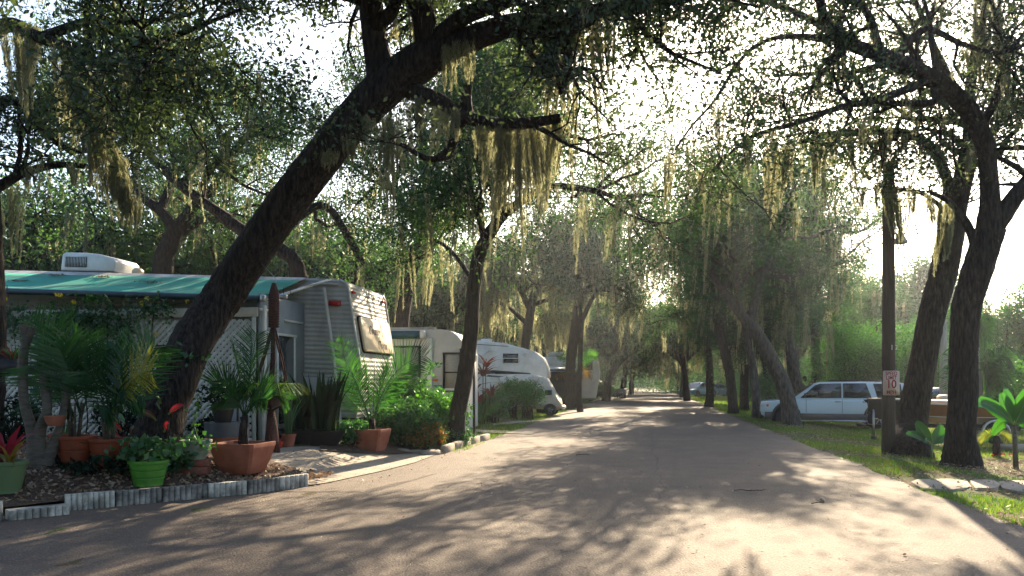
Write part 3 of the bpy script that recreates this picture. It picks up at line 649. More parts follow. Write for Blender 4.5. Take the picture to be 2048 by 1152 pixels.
root, g = oak_root(1922, 932, 'thick forked oak nearest the camera at right, arching over the road')
t = Oak(14)
D = t.limb(flare((g.x, g.y, g.z), pl([(1922, 870, 14.4, 28), (1926, 780, 14.4, 27), (1928, 690, 14.4, 26), (1934, 610, 14.4, 27), (1958, 530, 14.3, 29), (1984, 455, 14.2, 27)]), .31), 8, 16, .05)
RB = [(pl([(1978, 470, 14.2, 26), (1980, 400, 14.1, 19), (1976, 330, 14, 17), (1965, 275, 13.9, 18), (1935, 218, 13.8, 18), (1885, 170, 13.6, 18), (1830, 140, 13.4, 16), (1770, 112, 13.2, 15), (1700, 88, 13, 13), (1660, 60, 12.8, 11), (1640, 0, 12.5, 9), (1630, -120, 12, 6)]), 12, .45),
      (pl([(1984, 460, 14.2, 20), (2030, 395, 14.1, 17), (2080, 335, 14, 15), (2150, 240, 13.8, 11), (2250, 60, 13.4, 7)]), 10, .3),
      (pl([(1958, 520, 14.3, 10), (1935, 450, 14.3, 8), (1900, 405, 14.2, 6), (1862, 385, 14.1, 4)]), 2, .4),
      (pl([(1960, 260, 13.9, 8), (1990, 200, 13.8, 8), (2002, 130, 13.7, 6), (2000, 60, 13.5, 4), (1960, -60, 13, 3)]), 10, .35),
      (pl([(1760, 110, 13.2, 9), (1745, 50, 13, 8), (1722, 0, 12.8, 6), (1690, -110, 12.4, 4)]), 8, .3),
      (pl([(1660, 78, 12.8, 8), (1560, 74, 12.4, 5), (1490, 110, 12.1, 4), (1430, 200, 12, 3), (1385, 250, 12, 2.5), (1350, 300, 12, 2)]), 6, .4),
      (pl([(1860, 160, 13.5, 9), (1760, 198, 13, 7), (1680, 215, 12.7, 6), (1600, 245, 12.4, 5), (1500, 165 + 110, 12.2, 3.5), (1420, 345, 12, 2)]), 10, .25),
      (pl([(1870, 180, 13.5, 8), (1860, 205, 13.4, 7), (1740, 200, 13.9, 5), (1700, 150, 14.2, 4), (1560, 150, 14.5, 3)]), 6, .25),
      (pl([(1790, 120, 13.3, 9), (1850, 60, 13.1, 7), (1930, 90, 13, 5), (2010, 105, 12.9, 4), (2100, 60, 12.6, 3)]), 8, .3),
      (pl([(1640, 0, 12.5, 8), (1540, -80, 11.6, 6), (1400, -160, 10.6, 4), (1250, -260, 9.6, 3)]), 12, .25),
      (pl([(1630, -60, 12.2, 8), (1640, -300, 11, 6), (1600, -600, 9.6, 4)]), 12, .25),
      (pl([(1700, 88, 13, 9), (1580, 20, 13.6, 6), (1440, -10, 14.2, 4), (1300, 20, 14.8, 3)]), 9, .25)]
for rows, n, t0 in RB:
    D = t.limb(rows, 6, 10, .06); t.spray(D, n, (.9, 1.9), 2 if n > 5 else 1, t0, (0, 5, 4), mossy=.25)
t.build(root, M['bark'], M['leaf'], (.085, .042), 15, .16, None, .5)
sp = []
for px, a, b, Y in [(1960, -40, 150, 13.4), (1975, -40, 170, 13.4), (1990, 0, 190, 13.5), (2005, 90, 240, 13.6), (1950, 0, 110, 13.3), (1980, 60, 150, 13.5), (1930, 95, 150, 13), (1960, 95, 180, 13), (1640, 130, 240, 13), (1690, 90, 200, 13), (1440, 210, 330, 12), (1500, 270, 400, 12.2), (1340, 310, 420, 12), (1400, 340, 420, 12), (1550, 255, 340, 12.3), (1745, 60, 130, 13), (1900, 405, 470, 14.2), (1938, 300, 380, 14), (2010, 120, 230, 13.6), (1990, -20, 120, 13.4)]:
    for k in range(2): sp.append((px + R_.uniform(-9, 9), a + 2, a + (b - a) * R_.uniform(.6, 1.1), Y))
drape(t, root, sp, .05, 600, .09, .008)

# mid-distance oaks with hand-placed trunks
def midoak(seed, basepx, Y, trunk, limbs, label, leaf=(.13, .065), per=20, sig=.24, moss=(120, (.5, 2.8), .065, 240, .14, .015), bark='bark', lrange=(1.6, 3.2), kids=(0, 5, 5), group='live oaks', n0=12, keep=.72, lm='leaf_far', mossy=.35):
    root, g = oak_root(basepx, 0, label, group, Y=Y)
    t = Oak(seed); r0 = trunk[0][2] / F * Y
    D = t.limb(flare((g.x, g.y, g.z), pl([(a, b, (c[0] if False else Y), r) for a, b, r, *c in trunk]), r0 * 1.1), 7, 12, .06)
    for rows, n in limbs:
        D = t.limb(pl([(a, b, Y + dy, r) for a, b, dy, r in rows]), 6, 8, .06)
        t.spray(D, n, lrange, 2, .25, kids, mossy=mossy)
    t.build(root, M[bark], M[lm], leaf, per, sig, moss, keep)
    return root
midoak(21, 912, 17.6, [(915, 830, 17), (932, 740, 16), (942, 660, 15), (946, 590, 14), (962, 500, 13), (990, 450, 12), (1015, 418, 11)],
       [([(1010, 425, 0, 11), (1060, 392, .3, 8), (1110, 372, .6, 7), (1180, 380, 1, 6), (1250, 395, 1.4, 4), (1330, 380, 2, 3)], 12),
        ([(968, 480, 0, 8), (962, 450, 0, 6), (945, 400, -.4, 5), (935, 330, -.8, 4), (900, 260, -1.2, 3)], 10),
        ([(992, 445, 0, 9), (1006, 400, 0, 8), (1008, 352, .2, 6), (1040, 260, .6, 5), (1090, 160, 1.2, 4)], 12),
        ([(945, 560, 0, 5), (900, 500, 1, 4), (850, 470, 1.8, 3), (800, 455, 2.4, 2.5)], 5)],
       'slim dark oak between the two trailers, bent right at the top', leaf=(.095, .048), per=30, sig=.22, moss=(190, (.5, 2.2), .05, 420, .1, .009))
midoak(22, 795, 24, [(800, 670, 17), (812, 580, 15), (832, 510, 14), (850, 465, 15), (858, 410, 13), (852, 330, 10)],
       [([(852, 340, 0, 10), (845, 260, 0, 8), (835, 160, .3, 6), (860, 40, .6, 4)], 12), ([(848, 470, 0, 9), (800, 400, .5, 7), (740, 330, 1, 5), (680, 240, 1.4, 4)], 12),
        ([(855, 440, 0, 8), (900, 370, .4, 6), (960, 290, .8, 5), (1010, 200, 1.2, 3)], 12), ([(850, 480, 0, 8), (900, 430, -1, 6), (940, 425, -2, 4)], 5)],
       'mossy oak rising behind the gap between the first and second trailer', leaf=(.11, .05), moss=(110, (.5, 2.0), .07, 170, .12, .02))
midoak(23, 322, 27, [(325, 545, 20), (340, 490, 18), (352, 455, 17)],
       [([(350, 460, 0, 13), (320, 420, 0, 10), (270, 380, .4, 8), (230, 300, .8, 6), (210, 210, 1, 4)], 12), ([(352, 460, 0, 13), (390, 410, 0, 10), (430, 370, 0, 8), (470, 300, .3, 6), (530, 235, .5, 4)], 13),
        ([(345, 480, 0, 10), (400, 440, 1, 7), (440, 420, 2, 5)], 6), ([(320, 420, 0, 9), (350, 340, 1, 7), (340, 240, 1.4, 5), (400, 130, 2, 4)], 12)],
       'forked brown oak behind the trailer roof, right of the roof unit', leaf=(.11, .05), moss=(90, (.5, 1.8), .07, 160, .12, .02))
midoak(24, 620, 21.5, [(600, 560, 16), (560, 500, 14), (500, 470, 13), (440, 430, 12)],
       [([(460, 440, 0, 11), (400, 400, 0, 10), (350, 360, 0, 9), (300, 310, .2, 8), (250, 240, .3, 7), (205, 190, .5, 5), (190, 120, .5, 3)], 13), ([(400, 400, 0, 8), (420, 340, 0, 7), (480, 290, 0, 6), (510, 240, 0, 4)], 10), ([(300, 310, 0, 7), (290, 240, 0, 6), (330, 120, 0, 4)], 10), ([(540, 490, 0, 9), (640, 410, .8, 8), (700, 480, 1.2, 8), (740, 560, 1.6, 6)], 3)],
       'oak behind the great leaning trunk, its long limb reaching up left', leaf=(.1, .046), moss=(100, (.4, 1.7), .07, 190, .11, .017))
midoak(25, 1583, 26.5, [(1578, 810, 16), (1560, 755, 15), (1538, 710, 14), (1515, 670, 13), (1492, 640, 12)],
       [([(1500, 650, 0, 11), (1460, 600, 0, 9), (1420, 540, .5, 7), (1390, 470, 1, 5)], 14), ([(1500, 650, 0, 9), (1520, 560, 0, 8), (1560, 480, .5, 6), (1580, 380, .8, 4)], 14), ([(1480, 620, 0, 8), (1470, 520, -1, 6), (1480, 420, -1.4, 4)], 12)],
       'grey oak leaning left in front of the white suv', bark='bark_grey', moss=(80, (.5, 1.8), .07, 170, .12, .02))
midoak(26, 1514, 31, [(1512, 800, 9), (1506, 740, 8.5), (1498, 690, 8), (1488, 640, 7)],
       [([(1488, 645, 0, 7), (1470, 580, 0, 6), (1450, 500, .5, 4)], 10), ([(1488, 645, 0, 6), (1530, 570, 0, 5), (1540, 480, .5, 4)], 10)],
       'thin oak trunk touching the front bumper of the suv', keep=.5, bark='bark_grey')
midoak(27, 1466, 35, [(1466, 810, 10), (1460, 750, 9), (1448, 700, 9), (1438, 650, 8)],
       [([(1438, 655, 0, 7), (1410, 590, 0, 6), (1380, 520, .5, 4)], 11), ([(1440, 655, 0, 6), (1470, 570, 0, 5), (1500, 470, .5, 4)], 11), ([(1438, 650, 0, 6), (1430, 560, 0, 5), (1430, 460, 1, 3)], 9)],
       'upright oak standing right of the blue parked cars', keep=.5, moss=(90, (.6, 2.4), .09, 170, .16, .02))
midoak(28, 1630, 44, [(1632, 740, 10), (1632, 690, 9), (1628, 640, 9), (1622, 590, 8)],
       [([(1622, 600, 0, 7), (1590, 540, 0, 5), (1560, 460, 1, 4)], 11), ([(1622, 600, 0, 7), (1660, 530, 0, 5), (1690, 450, .5, 4)], 11), ([(1622, 595, 0, 6), (1630, 500, 0, 5), (1620, 400, .5, 3)], 10)],
       'straight brown oak behind the roof of the white suv', leaf=(.15, .07), per=18, sig=.3, lrange=(2, 4))
midoak(29, 1600, 38, [(1595, 780, 13), (1582, 720, 12), (1576, 660, 12), (1580, 610, 12)],
       [([(1580, 610, 0, 9), (1600, 560, 0, 8), (1612, 500, 0, 6), (1640, 400, .5, 4)], 12), ([(1578, 620, 0, 9), (1545, 560, 0, 7), (1530, 480, 0, 5), (1500, 380, .4, 3)], 12)],
       'pale mossy oak just behind the leaning grey one by the suv', bark='bark_grey', leaf=(.14, .065), lrange=(2, 3.6))
midoak(30, 1418, 45, [(1420, 790, 8), (1419, 740, 7.5), (1416, 690, 7)],
       [([(1416, 695, 0, 6), (1395, 640, 0, 5), (1370, 580, .5, 3.5)], 10), ([(1416, 695, 0, 6), (1440, 620, 0, 5), (1450, 540, .5, 3)], 10), ([(1416, 695, 0, 5), (1412, 610, 0, 4), (1400, 540, .5, 3)], 8)],
       'dark oak trunk standing in front of the two blue cars', keep=.5, leaf=(.15, .07), moss=(90, (.8, 3.0), .1, 130, .2, .025), lrange=(2, 3.8))
midoak(31, 1138, 41, [(1138, 790, 10), (1142, 720, 10), (1150, 660, 10), (1158, 600, 9)],
       [([(1158, 605, 0, 8), (1190, 560, 0, 7), (1240, 520, .5, 5), (1300, 480, 1, 3.5)], 12), ([(1158, 605, 0, 7), (1130, 540, 0, 6), (1100, 460, .5, 4)], 11), ([(1158, 605, 0, 7), (1165, 500, -1, 5), (1200, 400, -1, 4)], 11)],
       'thick oak in front of the third trailer with its pale awning', leaf=(.15, .07), moss=(90, (.8, 3.2), .1, 130, .2, .025), lrange=(2, 3.8))
midoak(32, 1160, 37, [(1158, 790, 5.5), (1160, 730, 5), (1162, 670, 5), (1164, 640, 5)],
       [([(1164, 640, 0, 5), (1190, 590, .5, 4), (1230, 560, 1, 3)], 8), ([(1164, 640, 0, 4), (1150, 560, .5, 3.5), (1130, 500, 1, 2.5)], 7)],
       'slender brown oak beside the thick one at the third trailer', leaf=(.14, .065), moss=(80, (.8, 2.4), .09, 90, .18, .03), lrange=(1.6, 3))
midoak(33, 1055, 46, [(1050, 700, 9), (1058, 640, 9), (1068, 590, 8), (1085, 560, 7)],
       [([(1080, 570, 0, 6), (1120, 530, 0, 5), (1150, 500, .5, 3)], 10), ([(1060, 620, 0, 6), (1030, 560, 0, 5), (1000, 520, .5, 3)], 10), ([(1064, 610, 0, 5), (1100, 600, 0, 4), (1130, 610, .5, 3)], 7), ([(1056, 650, 0, 5), (1010, 610, 0, 4), (970, 600, .5, 3)], 8)],
       'sunlit brown oak behind the fifth wheel, thick with golden moss', leaf=(.14, .065), per=14, moss=(400, (1.0, 3.4), .12, 170, .2, .025), lrange=(1.8, 3.2), mossy=.8)
midoak(34, 1212, 58, [(1216, 765, 8), (1226, 740, 8), (1242, 718, 8), (1262, 700, 7)],
       [([(1262, 700, 0, 6), (1290, 670, 0, 5), (1320, 640, .5, 3)], 9), ([(1250, 712, 0, 6), (1240, 660, 0, 5), (1230, 590, .5, 4)], 11), ([(1230, 735, 0, 5), (1200, 700, 0, 4), (1170, 690, .5, 3)], 8)],
       'oak leaning right over the far left kerb past the third trailer', leaf=(.18, .085), moss=(120, (1.0, 3.0), .13, 60, .25, .032), lrange=(2, 4))

# ---------------------------------------------------------------- oaks further off: four grown once, then copied
def wild(seed, leaf=(.2, .1), per=14, h=3.4, moss=(110, (.6, 3.0), .09, 120, .22, .028), lean=.2, nl=5, lm='leaf_far', bark='bark', spread=1.0):
    root = empty('oak_tree', (0, 0, 0), 'x', 'tree'); t = Oak(seed); r = t.rng
    th = r.random() * TAU; lx, ly = math.cos(th) * lean, math.sin(th) * lean
    D = t.limb([(0, 0, -.3, .42), (0, 0, .1, .34), (lx * .5, ly * .5, h * .4, .28), (lx * 1.3, ly * 1.3, h * .75, .26), (lx * 2, ly * 2, h, .25)], 6, 10, .06)
    top = D[-1, :3]
    for k in range(nl):
        a = th + k / nl * TAU + r.normal() * .3; L = (4.2 + 1.6 * r.random()) * spread; up = .55 + .9 * r.random()
        pts = [(*top - np.array([0, 0, .3 * (k % 3)]), .2)]
        for j in range(1, 5):
            f = j / 4; pts.append((top[0] + math.cos(a + .3 * f) * L * f, top[1] + math.sin(a + .3 * f) * L * f, top[2] + up * L * f * (1 - .35 * f) + r.normal() * .15, .2 - .15 * f))
        D = t.limb(pts, 5, 7, .05); t.spray(D, 9, (1.8, 3.4), 2, .2, (0, 5, 5), mossy=.45)
    D = t.limb([(*top, .18), (top[0] + .3, top[1], top[2] + 2, .13), (top[0] - .2, top[1] + .3, top[2] + 3.8, .06)], 5, 7, .05); t.spray(D, 9, (1.8, 3.2), 2, .2, (0, 5, 5), mossy=.3)
    t.build(root, M[bark], M[lm], leaf, per, .3, moss, .7)
    return root
W = [wild(s) for s in (41, 42, 43, 44)]
used = [False] * 4
def place(k, x, y, sc_, rz, label, group='oaks standing further off'):
    o = W[k]
    if used[k]: o = copy_tree(W[k])
    used[k] = True
    o.location = (x, y, gz(x, y)); o.rotation_euler = (0, 0, rz); o.scale = (sc_, sc_, sc_ * 1.02)
    o['label'] = label; o['category'] = 'tree'; o['group'] = group
    return o
def placepx(k, px, Y, sc_, rz, label, **kw): return place(k, (px - CX) / F * Y, Y, sc_, rz, label, **kw)
far = 'distant oak lost among others in the dim tunnel over the road'
placepx(0, 1245, 66, .85, .4, 'dark oak at the left kerb just past the one leaning right')
placepx(1, 1262, 84, .9, 2.0, 'oak at the far left kerb where the road narrows')
placepx(2, 1225, 104, 1, 1.1, far); placepx(3, 1240, 125, 1, 3.1, far); placepx(0, 1232, 155, 1.0, 5, far)
placepx(1, 1374, 58, .8, 4.2, 'oak left of the pale blue hatchback on the far right verge')
placepx(2, 1364, 70, .6, .8, 'oak among the far right verge trunks before the bright patch of lawn')
placepx(3, 1358, 86, .6, 2.2, 'farthest clear oak trunk on the right beside the bright lawn')
placepx(0, 1378, 108, 1, 1.9, far); placepx(1, 1368, 140, 1, .2, far)
placepx(3, 1488, 40, .75, 3.8, 'small leaning oak behind the trunk right of the blue cars')
placepx(2, 100, 40, .95, 1.3, 'oak behind the trailer roof directly below the long moss curtain')
placepx(3, 40, 34, .9, 5.1, 'left one of the slim oaks behind the trailer roof at the far left')
placepx(0, 190, 46, 1.0, 2.4, 'oak standing behind the white rooftop unit')
backL = 'oak in the woods behind the trailers'
for k, px, Y, s_, rz in [(0, 70, 31, 1.0, 1.7), (1, 480, 36, 1.0, .9), (2, 250, 60, 1.1, .4), (3, 420, 56, 1.15, 2.2), (0, 560, 48, 1.0, 4), (1, 700, 40, 1.0, 5.2), (2, 760, 58, 1.15, 3.3), (3, 880, 48, 1.0, 1.1), (0, 960, 62, 1.1, .2), (1, 1010, 76, 1.15, 2.7), (2, 1100, 70, 1.1, 4.9), (3, 1160, 84, 1.1, .6), (0, 60, 66, 1.2, 3.9), (1, 620, 74, 1.3, 1.9), (2, -60, 48, 1.1, 2.9), (3, 330, 80, 1.3, .3), (0, 850, 86, 1.3, 4.4), (1, 1170, 115, 1.3, 3.2), (2, 1080, 105, 1.3, 1.5), (3, 980, 110, 1.4, 5), (0, 160, 90, 1.4, 1.0), (1, 740, 105, 1.4, 2.1), (2, 480, 100, 1.4, 3.0)]:
    placepx(k, px, Y, s_, rz, backL, group='woods behind the trailers')
backR = 'oak in the woods across the lawn at right'
for k, px, Y, s_, rz in [(0, 1540, 54, .95, 3.4), (1, 1700, 58, .9, 1.2), (3, 1500, 82, 1.15, .9), (0, 1600, 78, 1.1, 2.6), (1, 1420, 90, 1.15, 4.1), (2, 1760, 76, 1.0, 3.0), (3, 1680, 96, 1.2, 2.0), (0, 1400, 118, 1.2, .5), (1, 1530, 115, 1.3, 1.4), (2, 1620, 125, 1.3, .1), (3, 1860, 90, .8, 4.6), (1, 1800, 68, 1.2, 1.0), (2, 1720, 66, 1.15, 4.0), (0, 1868, 70, .95, 2.2)]:
    placepx(k, px, Y, s_, rz, backR, group='woods across the lawn')

# unseen oaks added round the camera to cut sky light on the foreground
for k, x, y, s_, rz, lab in [(0, -8, -3, 1.0, 1.0, 'unseen oak added behind the camera on the left to cut sky light'), (1, 5, -7, 1.0, 2.0, 'unseen oak added behind the camera on the right to cut sky light'), (2, -4, -13, 1.1, 3.0, 'unseen oak added farthest behind the camera to cut sky light'), (3, -14, 4, 1.0, 4.0, 'unseen oak added left of the bed to cut sky light')]:
    place(k, x, y, s_, rz, lab, 'unseen oaks added to cut sky light')
# ---------------------------------------------------------------- trailers
def siding_mat(name, col, col2, bands=14.0, depth=.012, dirt=2.0):
    m, t, N, L, p = nodes_mat(name); tc = N.new("ShaderNodeTexCoord").outputs["Object"]
    mp = N.new("ShaderNodeMapping"); mp.inputs["Scale"].default_value = (1, 1, .35); L.new(tc, mp.inputs[0])
    n = noise(N, L, mp.outputs[0], dirt, 7, .65); L.new(ramp(N, L, n, [(.38, col), (.7, col2)]), p.inputs["Base Color"])
    wv = N.new("ShaderNodeTexWave"); wv.bands_direction = 'Z'; wv.inputs["Scale"].default_value = bands / 6.283 ; L.new(tc, wv.inputs["Vector"])
    b = N.new("ShaderNodeBump"); b.inputs["Strength"].default_value = 1.0; b.inputs["Distance"].default_value = depth
    L.new(wv.outputs[0], b.inputs["Height"]); L.new(b.outputs[0], p.inputs["Normal"]); p.inputs["Roughness"].default_value = .6; p.inputs['Specular IOR Level'].default_value = .25
    return m
M['siding'] = siding_mat('ribbed aluminium siding', (.55, .55, .53), (.34, .34, .32), 21, .014)
M['siding_front'] = siding_mat('ribbed cream front panel', (.5, .49, .46), (.33, .32, .29), 21, .01)
M['fibre'] = mat('white fibreglass', (.78, .79, .77), .35, col2=(.52, .52, .48), scale=1.6, detail=7, lo=.4, hi=.75)
M['fibre_grey'] = mat('light grey panel', (.6, .61, .6), .5, col2=(.48, .48, .46), scale=2.5, detail=6)
M['awning'] = mat('faded teal awning cloth', (.0, .30, .21), .8, col2=(.05, .19, .15), scale=1.3, detail=9, stretch=(.6, 2.2, 1), lo=.42, hi=.68)
M['awn_edge'] = mat('pale awning strip', (.6, .6, .56), .7, col2=(.3, .28, .25), scale=3, detail=8)
M['navy'] = mat('navy awning roll', (.01, .06, .1), .6)
M['blueband'] = mat('faded blue stripe', (.07, .2, .3), .5)
M['wallp'] = mat('grey porch panel', (.33, .36, .37), .6, col2=(.25, .27, .27), scale=2.0)
M['curtain'] = mat('pale window blind', (.45, .43, .38), .8, col2=(.3, .29, .25), scale=14, stretch=(1, 1, 6))
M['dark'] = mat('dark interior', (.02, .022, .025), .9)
M['gutter'] = mat('dark awning tube', (.02, .05, .075), .45)

a8 = math.radians(8.0); DX = Vector((math.cos(a8), -math.sin(a8), 0)); DY = Vector((math.sin(a8), math.cos(a8), 0))
C0 = gp(514, 884); C0.x, C0.y = -4.61, 14.4                     # right foot of the lattice
GZ0 = gz(C0.x, C0.y)
def T1(s, d, z): return C0 + DX * s + DY * d + Vector((0, 0, z - C0.z))     # world z
C0.z = 0
def loc1(root):                                                  # trailer frame -> local of root (root rotated by -a8)
    return None
# -- first trailer: origin at its front lower corner, local x along its length, y backward
cF = T1(1.21, 2.05, 0)                                           # front corner of the side wall on the ground
root1 = empty('travel_trailer', (cF.x, cF.y, gz(cF.x, cF.y)), 'old ribbed travel trailer with cream sign panel and teal awning', 'travel trailer', rz=-a8); root1.rotation_euler.y = .042
zb = gz(cF.x, cF.y); ZT = 3.50 - zb
prof = [(-11, .45), (-.10, .45), (.0, 1.35), (-.09, 1.8), (-.21, 2.35), (-.36, ZT - .16), (-.42, ZT - .05), (-.54, ZT), (-11, ZT)]
mb = MB(); mb.prism(prof, 0, 2.5); o = mb.build('body', M['siding'], root1, local=True); bevel(o, .02)
# front skin follows the profile, a few millimetres proud
def skin(prof, i0, i1, y0, y1, off):
    V = []; pts = prof[i0:i1 + 1]
    for k, (x, z) in enumerate(pts):
        a = pts[max(k - 1, 0)]; b = pts[min(k + 1, len(pts) - 1)]; n = Vector((b[1] - a[1], 0, -(b[0] - a[0]))).normalized()
        V += [(x + n.x * off, y0, z + n.z * off), (x + n.x * off, y1, z + n.z * off)]
    return V, [(2 * k, 2 * k + 1, 2 * k + 3, 2 * k + 2) for k in range(len(pts) - 1)]
mb = MB(); mb.add(*skin(prof, 1, 7, .03, 2.47, .006)); mb.build('front_panel', M['siding_front'], root1, local=True, smooth=.5)
R_ = [(x + .012, 0, z) for x, z in prof[1:8]]
for yy in (-.01, 2.51): mb = MB(); mb.tube([(x, yy, z) for x, _, z in R_], .022, 6); mb.build('corner_trim', M['white'], root1, local=True)
mb = MB(); mb.box((-5.8, 1.27, ZT + .012), (10.3, 2.44, .03), bev=.01); rf = mb.build('roof', M['awn_edge'], root1, local=True)
mb = MB(); mb.box((-.85, -.05, ZT - .1), (.6, .05, .05), bev=.01); mb.build('awning_bracket', M['metal'], root1, local=True)
# sign panel on the sloping front
def onfront(y, z):
    for (x0, z0), (x1, z1) in zip(prof[1:], prof[2:]):
        if z0 <= z <= z1: return x0 + (x1 - x0) * (z - z0) / (z1 - z0)
    return prof[3][0]
zs0, zs1 = 2.03 - zb + .02, 2.84 - zb - .06; xa, xb_ = onfront(0, zs0), onfront(0, zs1)
upv = Vector((xb_ - xa, 0, zs1 - zs0)).normalized(); nv = Vector((upv.z, 0, -upv.x)); rt = Vector((0, 1, 0))
mid = Vector(((xa + xb_) / 2, 1.28, (zs0 + zs1) / 2)) + nv * .06
SM = Matrix((( rt.x, upv.x, nv.x, mid.x), (rt.y, upv.y, nv.y, mid.y), (rt.z, upv.z, nv.z, mid.z), (0, 0, 0, 1)))
hw_, hh_ = 1.02, (zs1 - zs0) / 2
def rrect(w_, h_, r, n=5):
    out = []
    for cx_, cy_, a0 in ((w_ - r, h_ - r, 0), (-w_ + r, h_ - r, 90), (-w_ + r, -h_ + r, 180), (w_ - r, -h_ + r, 270)):
        for k in range(n): q = math.radians(a0 + 90 * k / (n - 1)); out.append((cx_ + r * math.cos(q), cy_ + r * math.sin(q)))
    return out
mb = MB(); mb.prismz(rrect(hw_, hh_, .09), -.05, .02); mb.v = [tuple(SM @ Vector(p)) for p in mb.v]
sp_ = mb.build('sign_panel', M['pale'], root1, local=True); bevel(sp_, .012)
mb = MB(); mb.prismz(rrect(hw_ + .03, hh_ + .03, .1), -.053, -.02); mb.v = [tuple(SM @ Vector(p)) for p in mb.v]; mb.build('frame', M['amberlens'] if False else M['bark'], sp_, local=True)
text_mesh('lettering', 'Country', .27, M['signtext'], sp_, SM @ Matrix.Translation((-.18, .1, .0235)) @ Matrix.Scale(.85, 4, (1, 0, 0)), shear=.35, bold=.0)
text_mesh('lettering', 'Charm', .27, M['signtext'], sp_, SM @ Matrix.Translation((.22, -.2, .0235)) @ Matrix.Scale(.85, 4, (1, 0, 0)), shear=.35, bold=.0)
for y_, z_ in ((.22, 3.28 - zb), (2.25, 3.28 - zb)):
    mb = MB(); mb.box((onfront(0, z_) + .03, y_, z_), (.05, .15, .06), bev=.01); mb.build('marker_light', M['redlens'], root1, local=True)
mb = MB(); mb.box((-.62, -.03, 3.02 - zb), (.26, .05, .11), bev=.015); mb.build('marker_light', M['redlens'], root1, local=True)
mb = MB(); mb.box((-1.4, -.02, 1.0), (2.4, .02, .5), bev=.005); mb.build('lower_panel', M['fibre_grey'], root1, local=True)
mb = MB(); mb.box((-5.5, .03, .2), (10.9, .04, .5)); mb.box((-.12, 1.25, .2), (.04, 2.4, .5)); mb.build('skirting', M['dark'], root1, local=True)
# rooftop air conditioner
acx = -6.35
ac = None
pf = [(-.62, 0), (.62, 0), (.63, .2), (.56, .26), (.25, .32), (-.05, .34), (-.52, .34), (-.59, .31)]
mb = MB(); mb.prism([(x * 1.04 + acx, z * 1.2 + ZT + .07) for x, z in pf], .2, 1.1); ac = mb.build('air_conditioner', M['fibre'], root1, local=True); bevel(ac, .04, 3)
mb = MB(); mb.box((acx - .27, .19, ZT + .27), (.5, .02, .22)); mb.build('grille', M['dark'], ac, local=True)
mb = MB()
for k in range(14): mb.box((acx - .5 + k * .036, .172, ZT + .27), (.009, .012, .21))
mb.box((acx - .27, .17, ZT + .385), (.54, .012, .02)); mb.build('louvre', M['fibre'], ac, local=True)
mb = MB(); mb.box((acx, .65, ZT + .055), (1.3, 1.0, .03)); mb.build('gasket', M['black'], ac, local=True)
mb = MB(); mb.box((acx + 1.0, .5, ZT + .12), (.2, .24, .16), bev=.05); mb.build('roof_vent', M['pale'], root1, local=True)
# awning: cloth from the roof edge down to the outer tube
AS0, AS1 = -10.0, -1.27                                          # along the trailer
zin, zout = ZT + .03, 2.90 - zb; dout = -2.12
def cloth(x0, x1, nx, nd, sag, v0, v1):
    V = []; Fs = []
    for i in range(nx + 1):
        for j in range(nd + 1):
            f = v0 + (v1 - v0) * j / nd; x = x0 + (x1 - x0) * i / nx
            z = zin + (zout - zin) * f - sag * math.sin(math.pi * f) * (1 + .35 * math.sin(i * 1.9)) + .035 * (1 - i / nx) * 0
            V.append((x, dout * f, z))
    for i in range(nx):
        for j in range(nd): a = i * (nd + 1) + j; Fs.append((a, a + nd + 1, a + nd + 2, a + 1))
    return V, Fs
aw = MB(); aw.add(*cloth(AS0, AS1, 26, 8, .05, .13, 1.0)); awn = aw.build('awning', M['awning'], root1, local=True, smooth=True)
so_ = awn.modifiers.new('thickness', 'SOLIDIFY'); so_.thickness = .008
aw = MB(); aw.add(*cloth(AS0, AS1, 26, 3, .05, 0, .127)); e = aw.build('edge_strip', M['awn_edge'], awn, local=True, smooth=True)
mb = MB(); mb.tube([(AS0 - .05, dout - .03, zout - .02), (AS1 + .05, dout - .03, zout - .02)], .06, 12); mb.build('roller_tube', M['gutter'], awn, local=True, smooth=.8)
mb = MB(); mb.box((AS1 + .11, dout - .03, zout - .02), (.1, .1, .13), bev=.02); mb.build('end_cap', M['metal'], awn, local=True)
mb = MB(); mb.tube([(AS1 + .13, dout, zout - .05), (AS1 + .5, -.08, zin - .05)], .03, 4); mb.tube([(AS1 + .3, dout * .5, (zin + zout) / 2 - .02), (AS1 + .62, -.05, zin - .02)], .018, 4); mb.build('rafter_arm', M['white'], awn, local=True)
mb = MB(); mb.tube([(-.84, -.08, ZT - .18), (-.55, -.16, 1.7), (-.3, -.2, .1)], .034, 6); mb.build('brace_arm', M['white'], awn, local=True, smooth=.8)
for i, (fx, fd) in enumerate([(-6.6, .2), (-5.5, .22), (-4.2, .4), (-7.9, .75), (-2.9, .16), (-6.9, .5)]):   # leaf piles caught on the cloth
    z = zin + (zout - zin) * fd - .05 * math.sin(math.pi * fd) + .02
    r_ = np.random.default_rng(i); n = 60; Cc = np.column_stack([fx + .13 * r_.normal(size=n), dout * fd + .05 * r_.normal(size=n), z + .01 + .012 * r_.random(n)])
    V, Q = leaf_geo(r_, Cc, .08, .035, flat=.6); oo = npmesh('leaf_pile', V, Q, M['litter'], awn, local=True); oo['kind'] = 'stuff'

